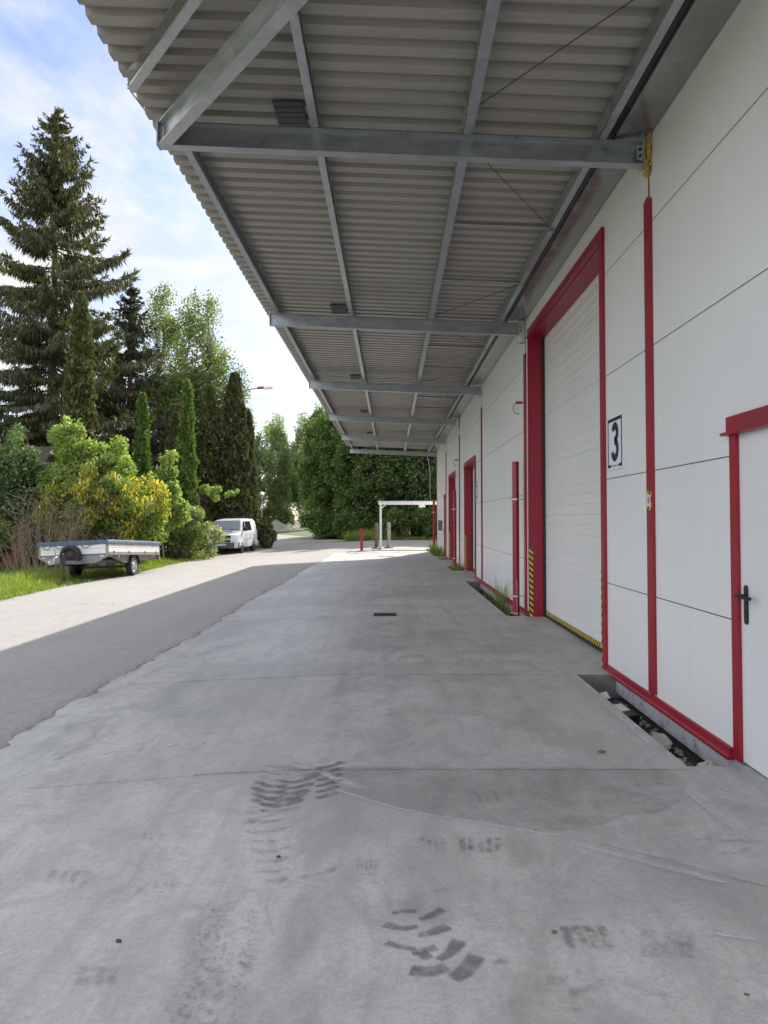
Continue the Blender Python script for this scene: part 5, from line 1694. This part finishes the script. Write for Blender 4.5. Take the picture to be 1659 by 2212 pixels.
broadleaf('juniper_shrub', 'ragged dark conifer shrub just right of the van', 'shrub', -8.2, 50.2, 2.6,
          [(0, 0, .8, .4, .7, .8), (.25, -.2, .7, .35, .4, .4), (-.25, 0, 1.4, .3, .4, .6)], M['l_thuja'], 6500, .10, .06, 3, 'bark', (.22, .42), 50, seed=20)
# dark growth filling the depth behind the verge
for k, (x, y, H, lab) in enumerate([(-20.5, 36.5, 6.5, 'dark bushy tree at far left behind the bluish tree'), (-17.2, 39.0, 6.0, 'dark bushy tree under the tallest spruce'),
                                    (-14.0, 41.5, 6.0, 'dark bushy tree behind the bright pale green tree'), (-12.6, 39.6, 5.0, 'dark bushy tree behind the yellow blossom'),
                                    (-13.3, 46.2, 5.5, 'dark bushy tree behind the arching branches'), (-13.5, 34.6, 4.6, 'dark bushy tree behind the bare twiggy shrub')]):
    broadleaf('dark_tree', lab, 'tree', x, y, H, [(0, 0, H * .55, 1.7, 1.3, H * .42), (.9, 0, H * .35, 1.4, 1.2, H * .33), (-.9, 0, H * .38, 1.4, 1.2, H * .33)], M['l_dark'], 7500, .13, .12, 1, 'bark', (.45, .85), 60, 'dark trees behind the verge', seed=40 + k)

# --- the wood beyond the yard: a few grown trees, repeated
protoA = broadleaf('forest_tree', 'x', 'tree', 0, 0, 12, [(0, 0, 8.0, 2.2, 2.2, 3.6), (1.1, .3, 5.0, 2.0, 2.0, 3.0), (-1.2, -.2, 5.5, 2.0, 2.0, 3.2), (.2, -.6, 2.6, 2.2, 1.8, 2.0)], M['l_forest'], 24000, .125, .17, 2, 'bark', (.3, .75), 260, seed=61, hollow=.5)
protoB = broadleaf('forest_tree', 'x', 'tree', 0, 0, 11, [(0, 0, 7.5, 1.8, 1.8, 3.2), (1.0, 0, 4.6, 2.0, 1.8, 2.8), (-.8, 0, 3.2, 2.1, 1.8, 2.6)], M['l_forest'], 20000, .12, .15, 3, 'bark', (.3, .7), 230, seed=62, hollow=.5)
protoC = broadleaf('birch_tree', 'x', 'tree', 0, 0, 16, [(0, 0, 11.0, 1.6, 1.6, 4.4), (1.1, 0, 7.5, 1.8, 1.7, 3.8), (-1.2, .2, 8.0, 1.7, 1.7, 3.8), (.2, 0, 4.5, 1.9, 1.8, 2.6)], M['l_farbirch'], 12500, .14, .16, 2, 'bark_birch', (.35, .8), 120, seed=63, droop=.7, stretch=1.3)
spots = [(protoA, -7.9, 66.5, 1.0, 'bright edged wood tree nearest the gravel heap'), (protoB, -5.6, 63.8, 1.0, 'wood tree behind the tall grass left of the red bollard'),
         (protoA, -3.5, 61.8, 1.03, 'wood tree straight behind the red bollard'), (protoB, -1.2, 60.2, 1.02, 'wood tree behind the gantry leg'),
         (protoA, 1.1, 59.8, .98, 'wood tree above the middle of the gantry beam'), (protoB, 3.4, 59.2, 1.05, 'wood tree behind the far corner of the warehouse'),
         (protoA, 5.8, 59.6, 1.0, 'wood tree partly hidden past the warehouse corner'), (protoB, -8.6, 71.5, 1.12, 'taller wood tree behind the bright edged tree'),
         (protoA, -5.4, 69.5, 1.15, 'tallest wood tree under the canopy edge'), (protoA, -2.2, 67.0, 1.08, 'second row wood tree behind the red bollard'),
         (protoB, .8, 66.0, 1.12, 'second row wood tree left of the hanging rope'), (protoA, 4.0, 66.0, 1.1, 'second row wood tree by the hanging rope'),
         (protoB, 8.2, 60.5, 1.0, 'wood tree hidden mostly behind the warehouse'), (protoA, 7.4, 67.0, 1.1, 'second row wood tree behind the warehouse corner')]
used = set()
k = 0
for pr, x, y, s, lab in spots:
    x += 1.5 + (1.1 if x < -5 else 0)
    rot = (0, 0, random.uniform(0, 6.28))
    sc = (s * random.uniform(.95, 1.05), s, s * random.uniform(.95, 1.05))
    if id(pr) not in used:
        used.add(id(pr))
        pr.location = (x, y, gz(x, y)); pr.rotation_euler = rot; pr.scale = sc
        tag(pr, lab, group='trees of the wood beyond the yard')
    else:
        dup(pr, (x, y, gz(x, y)), lab, rot, sc, 'trees of the wood beyond the yard')
bsp = [(-17.6, 96, 1.02, 'far birch nearest the street lamp'), (-14.9, 100, .98, 'far birch directly above the gravel heap'), (-20.5, 104, 1.0, 'far birch behind the brown thujas'), (-12.0, 104, 1.05, 'far birch left of the bright edged wood tree'),
       (-24.0, 100, 1.0, 'far birch hidden among the left conifers'), (-16.5, 112, 1.1, 'farthest birch behind the gravel heap'), (-9.5, 96, 1.05, 'far birch rising behind the wood')]
for i, (x, y, s, lab) in enumerate(bsp):
    rot = (0, 0, i * 1.3)
    if i == 0:
        protoC.location = (x, y, gz(x, y)); protoC.rotation_euler = rot; protoC.scale = (s, s, s)
        tag(protoC, lab, group='far birches at the road end')
    else:
        dup(protoC, (x, y, gz(x, y)), lab, rot, (s, s, s), 'far birches at the road end')
shr = broadleaf('wood_shrub', 'fresh green shrub behind the gravel heap', 'shrub', -15.3, 99.5, 3.6, [(0, 0, 1.6, 2.2, 1.5, 1.5), (1.6, 0, 1.3, 1.6, 1.2, 1.1)], M['l_shrub'], 9000, .12, .06, 4, 'twig', (.4, .8), 60, 'shrubs at the foot of the wood', seed=71)
for x, y, s, lab in [(-6.9, 63.6, .85, 'shrub at the foot of the bright edged wood tree'), (-4.0, 60.2, .8, 'shrub behind the red bollard'), (-1.3, 58.6, .85, 'shrub behind the gantry leg'), (1.2, 57.9, .85, 'shrub under the middle of the gantry beam'), (3.4, 57.6, .9, 'shrub beside the warehouse corner standpipe'), (6.4, 57.4, .85, 'shrub hidden partly by the warehouse corner')]:
    d_ = dup(shr, (x + 1.2, y, gz(x, y)), lab, (0, 0, x), (s, s, s))
    for ch in d_.children:
        if ch.name.startswith('crown'):
            me = ch.data
            if 'dk' not in bpy.data.meshes:
                me2 = me.copy(); me2.name = 'dk'; me2.materials.clear(); me2.materials.append(M['l_forest'])
            ch.data = bpy.data.meshes['dk']

# house glimpsed behind the left trees
hs = thing('house', 'red brown house glimpsed behind the trees at far left', 'house', (-20, 37.0, -.52))
MB().box(-25.5, -15.9, 33.8, 37.0, -.52, 3.4).build('wall', M['house'], hs)
MB().sect((-26, 35.4, 3.4), (-15.5, 35.4, 3.4), [(-2.0, 0.001), (2.0, 0.001), (0, 1.5)]).build('roof', M['house_roof'], hs)
w_ = MB().box(-18.9, -17.7, 33.72, 33.79, .7, 1.9).build('window', M['white_paint'], hs)
MB().box(-18.8, -17.8, 33.70, 33.718, .8, 1.8).build('pane', M['glass'], w_)

# --- grass (uncountable) and weeds in the pits
def blades(n, px, py, pz, h, w, mat, name, parent=None, rng=RNG):
    az = rng.uniform(0, 6.28, n)
    lean = rng.uniform(.1, .75, n)
    hh = h * rng.uniform(.5, 1.25, n)
    d = np.column_stack([np.cos(az) * lean, np.sin(az) * lean, np.ones(n)])
    d /= np.linalg.norm(d, axis=1)[:, None]
    P = np.column_stack([px, py, pz]) + d * (hh * .5)[:, None]
    b = np.column_stack([-np.sin(az), np.cos(az), np.zeros(n)])
    return leafmesh(name, P, d * (hh * .5)[:, None], b * (w * rng.uniform(.6, 1.3, n))[:, None], mat, parent)
n = 120000
y = 11 + 46 * RNG.random(n) ** 1.25
ed = np.array([ROAD_L(float(q)) for q in np.round(y, 1)])
dx = RNG.exponential(2.6, n) - 0.05 - np.abs(RNG.normal(0, .12, n)) * (RNG.random(n) < .25)
x = ed - dx
patch = np.sin(x * 1.7 + .6 * y) + np.sin(y * 1.1 - x * .8) + np.sin(x * .5 + y * .37)
h = (.10 + .22 * np.clip((dx) / 1.2, 0, 1)) * (1 + .22 * patch)
keep = (RNG.random(n) < .65 + .2 * patch) & (x > -20)
x, y, h = x[keep], y[keep], np.maximum(h[keep], .05)
z = np.array([gz(a, b) for a, b in zip(x, y)])
n2 = 26000
y2 = RNG.uniform(56.0, 70, n2)
e2 = np.array([-2.3 - (q - 58) * .42 if q >= 58 else (3.5 - (q - 56) * 2.9) for q in y2])
x2 = e2 + .4 + RNG.exponential(1.3, n2)
x2 = np.where(y2 < 58, RNG.uniform(-3.5, 7, n2), x2)
y2 = np.where(y2 < 58, 56.6 - .12 * (x2) + RNG.exponential(.6, n2), y2)
z2 = np.array([gz(a, b) for a, b in zip(x2, y2)])
h2 = np.where(x2 < .3, RNG.uniform(.35, .95, n2), RNG.uniform(.1, .4, n2))
X = np.concatenate([x, x2]); Y = np.concatenate([y, y2]); Z = np.concatenate([z, z2]); Hh = np.concatenate([h, h2])
tag(blades(len(X), X, Y, Z, Hh, np.concatenate([np.full(len(x), .011), np.full(len(x2), .022)]), M['l_grass'], 'grass'), kind='stuff')
# dandelions-like pale dots are part of the meadow: left out of the count
def weed(x, y, rad, n, h, lab, seed, z=-.2):
    rng = np.random.default_rng(seed)
    t = blades(n, rng.normal(0, min(.09, rad * .5), n), rng.normal(0, rad, n), np.zeros(n), h, .006 if y < 20 else .012, M['l_grass'], 'weed_tuft', None, rng)
    t.location = (x, y, z)
    tag(t, lab, 'weeds', 'weeds in the wall pits')
weed(2.06, 14.6, .26, 95, .62, 'tall thin grass tuft in the second pit before the wall', 1)
weed(2.03, 13.8, .25, 70, .24, 'low weeds in the second pit nearest the standpipe', 2)
weed(2.05, 23.7, .35, 120, .45, 'small weeds beside the middle standpipe', 3)
weed(2.0, 33.4, .9, 380, .6, 'dense long grass in the far pit under the mailbox', 4)
weed(1.98, 36.3, .25, 90, .8, 'weeds at the foot of the far corner standpipe', 5)

# ------------------------------------------------------------------ light, sky, camera
AZ = math.atan2(0.351, 0.936)            # sun direction seen from the ground, from +Y towards +X
EL = R(31.5)
sd = Vector((math.sin(AZ) * math.cos(EL), math.cos(AZ) * math.cos(EL), math.sin(EL)))
sun = bpy.data.lights.new('sun', 'SUN')
sun.energy = 4.6
sun.angle = R(0.6)
sun.color = (1.0, 0.94, 0.85)
so = bpy.data.objects.new('sun', sun)
COL.objects.link(so)
so.rotation_euler = (-sd).to_track_quat('-Z', 'Y').to_euler()
so.location = sd * 60

w = bpy.data.worlds.new('World')
SC.world = w
w.use_nodes = True
nt = w.node_tree
for n_ in list(nt.nodes):
    nt.nodes.remove(n_)
out = nt.nodes.new('ShaderNodeOutputWorld')
bg = nt.nodes.new('ShaderNodeBackground')
sky = nt.nodes.new('ShaderNodeTexSky')
sky.sky_type = 'NISHITA'
sky.sun_disc = False
sky.sun_elevation = EL
sky.sun_rotation = AZ
sky.altitude = 300
sky.air_density = 1.0
sky.dust_density = 0.6
sky.ozone_density = 1.6
tc = nt.nodes.new('ShaderNodeTexCoord')
sx = nt.nodes.new('ShaderNodeSeparateXYZ')
L(nt, tc.outputs['Generated'], sx.inputs[0])
zc = math_(nt, 'ADD', math_(nt, 'MAXIMUM', sx.outputs['Z'], 0.0), 0.22)
cx = nt.nodes.new('ShaderNodeCombineXYZ')
L(nt, math_(nt, 'DIVIDE', sx.outputs['X'], zc), cx.inputs[0])
L(nt, math_(nt, 'DIVIDE', sx.outputs['Y'], zc), cx.inputs[1])
cl = noise(nt, cx.outputs[0], 1.5, 10, 0.6, 0.4)
cl2 = noise(nt, cx.outputs[0], 5.0, 8, 0.6, 0.3)
cf = math_(nt, 'ADD', math_(nt, 'MULTIPLY', cl, 0.8), math_(nt, 'MULTIPLY', cl2, 0.2))
cov = ramp(nt, cf, [(0.41, 0.0), (0.50, 0.6), (0.60, 1.0)])
cloudc = ramp(nt, cl2, [(0.35, (0.77, 0.81, 0.89)), (0.6, (1.0, 0.985, 0.955))])
# cloud brightness raised overhead and behind, unseen, added to fill the shade; dimmer ahead
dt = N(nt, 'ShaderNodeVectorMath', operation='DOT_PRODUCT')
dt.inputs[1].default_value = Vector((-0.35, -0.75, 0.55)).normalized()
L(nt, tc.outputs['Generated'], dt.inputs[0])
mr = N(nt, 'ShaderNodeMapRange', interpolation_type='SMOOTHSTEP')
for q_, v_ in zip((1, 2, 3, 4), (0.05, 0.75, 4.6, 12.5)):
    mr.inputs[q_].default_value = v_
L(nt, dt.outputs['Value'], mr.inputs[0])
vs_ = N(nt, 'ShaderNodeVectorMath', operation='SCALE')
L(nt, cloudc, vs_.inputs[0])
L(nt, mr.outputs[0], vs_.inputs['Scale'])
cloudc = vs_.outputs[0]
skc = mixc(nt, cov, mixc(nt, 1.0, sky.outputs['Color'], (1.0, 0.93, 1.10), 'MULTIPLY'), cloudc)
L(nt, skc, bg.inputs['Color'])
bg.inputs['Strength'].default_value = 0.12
L(nt, bg.outputs[0], out.inputs[0])

cam = bpy.data.cameras.new('camera')
cam.sensor_fit = 'VERTICAL'
cam.sensor_height = 36
cam.sensor_width = 27
cam.lens = 1660 / 2212 * 36
cam.shift_x = -15.5 / 2212
cam.shift_y = -36.0 / 2212
cam.clip_end = 3000
cam.clip_start = 0.05
co = bpy.data.objects.new('camera', cam)
COL.objects.link(co)
co.location = (0, 0, EYE)
co.rotation_euler = (R(90) + PITCH, 0, 0)
SC.camera = co
SC.view_settings.view_transform = 'Standard'
SC.view_settings.look = 'None'
SC.view_settings.exposure = 0.93
SC.view_settings.gamma = 1
SC.render.engine = 'CYCLES'
SC.cycles.max_bounces = 8
SC.cycles.transparent_max_bounces = 16
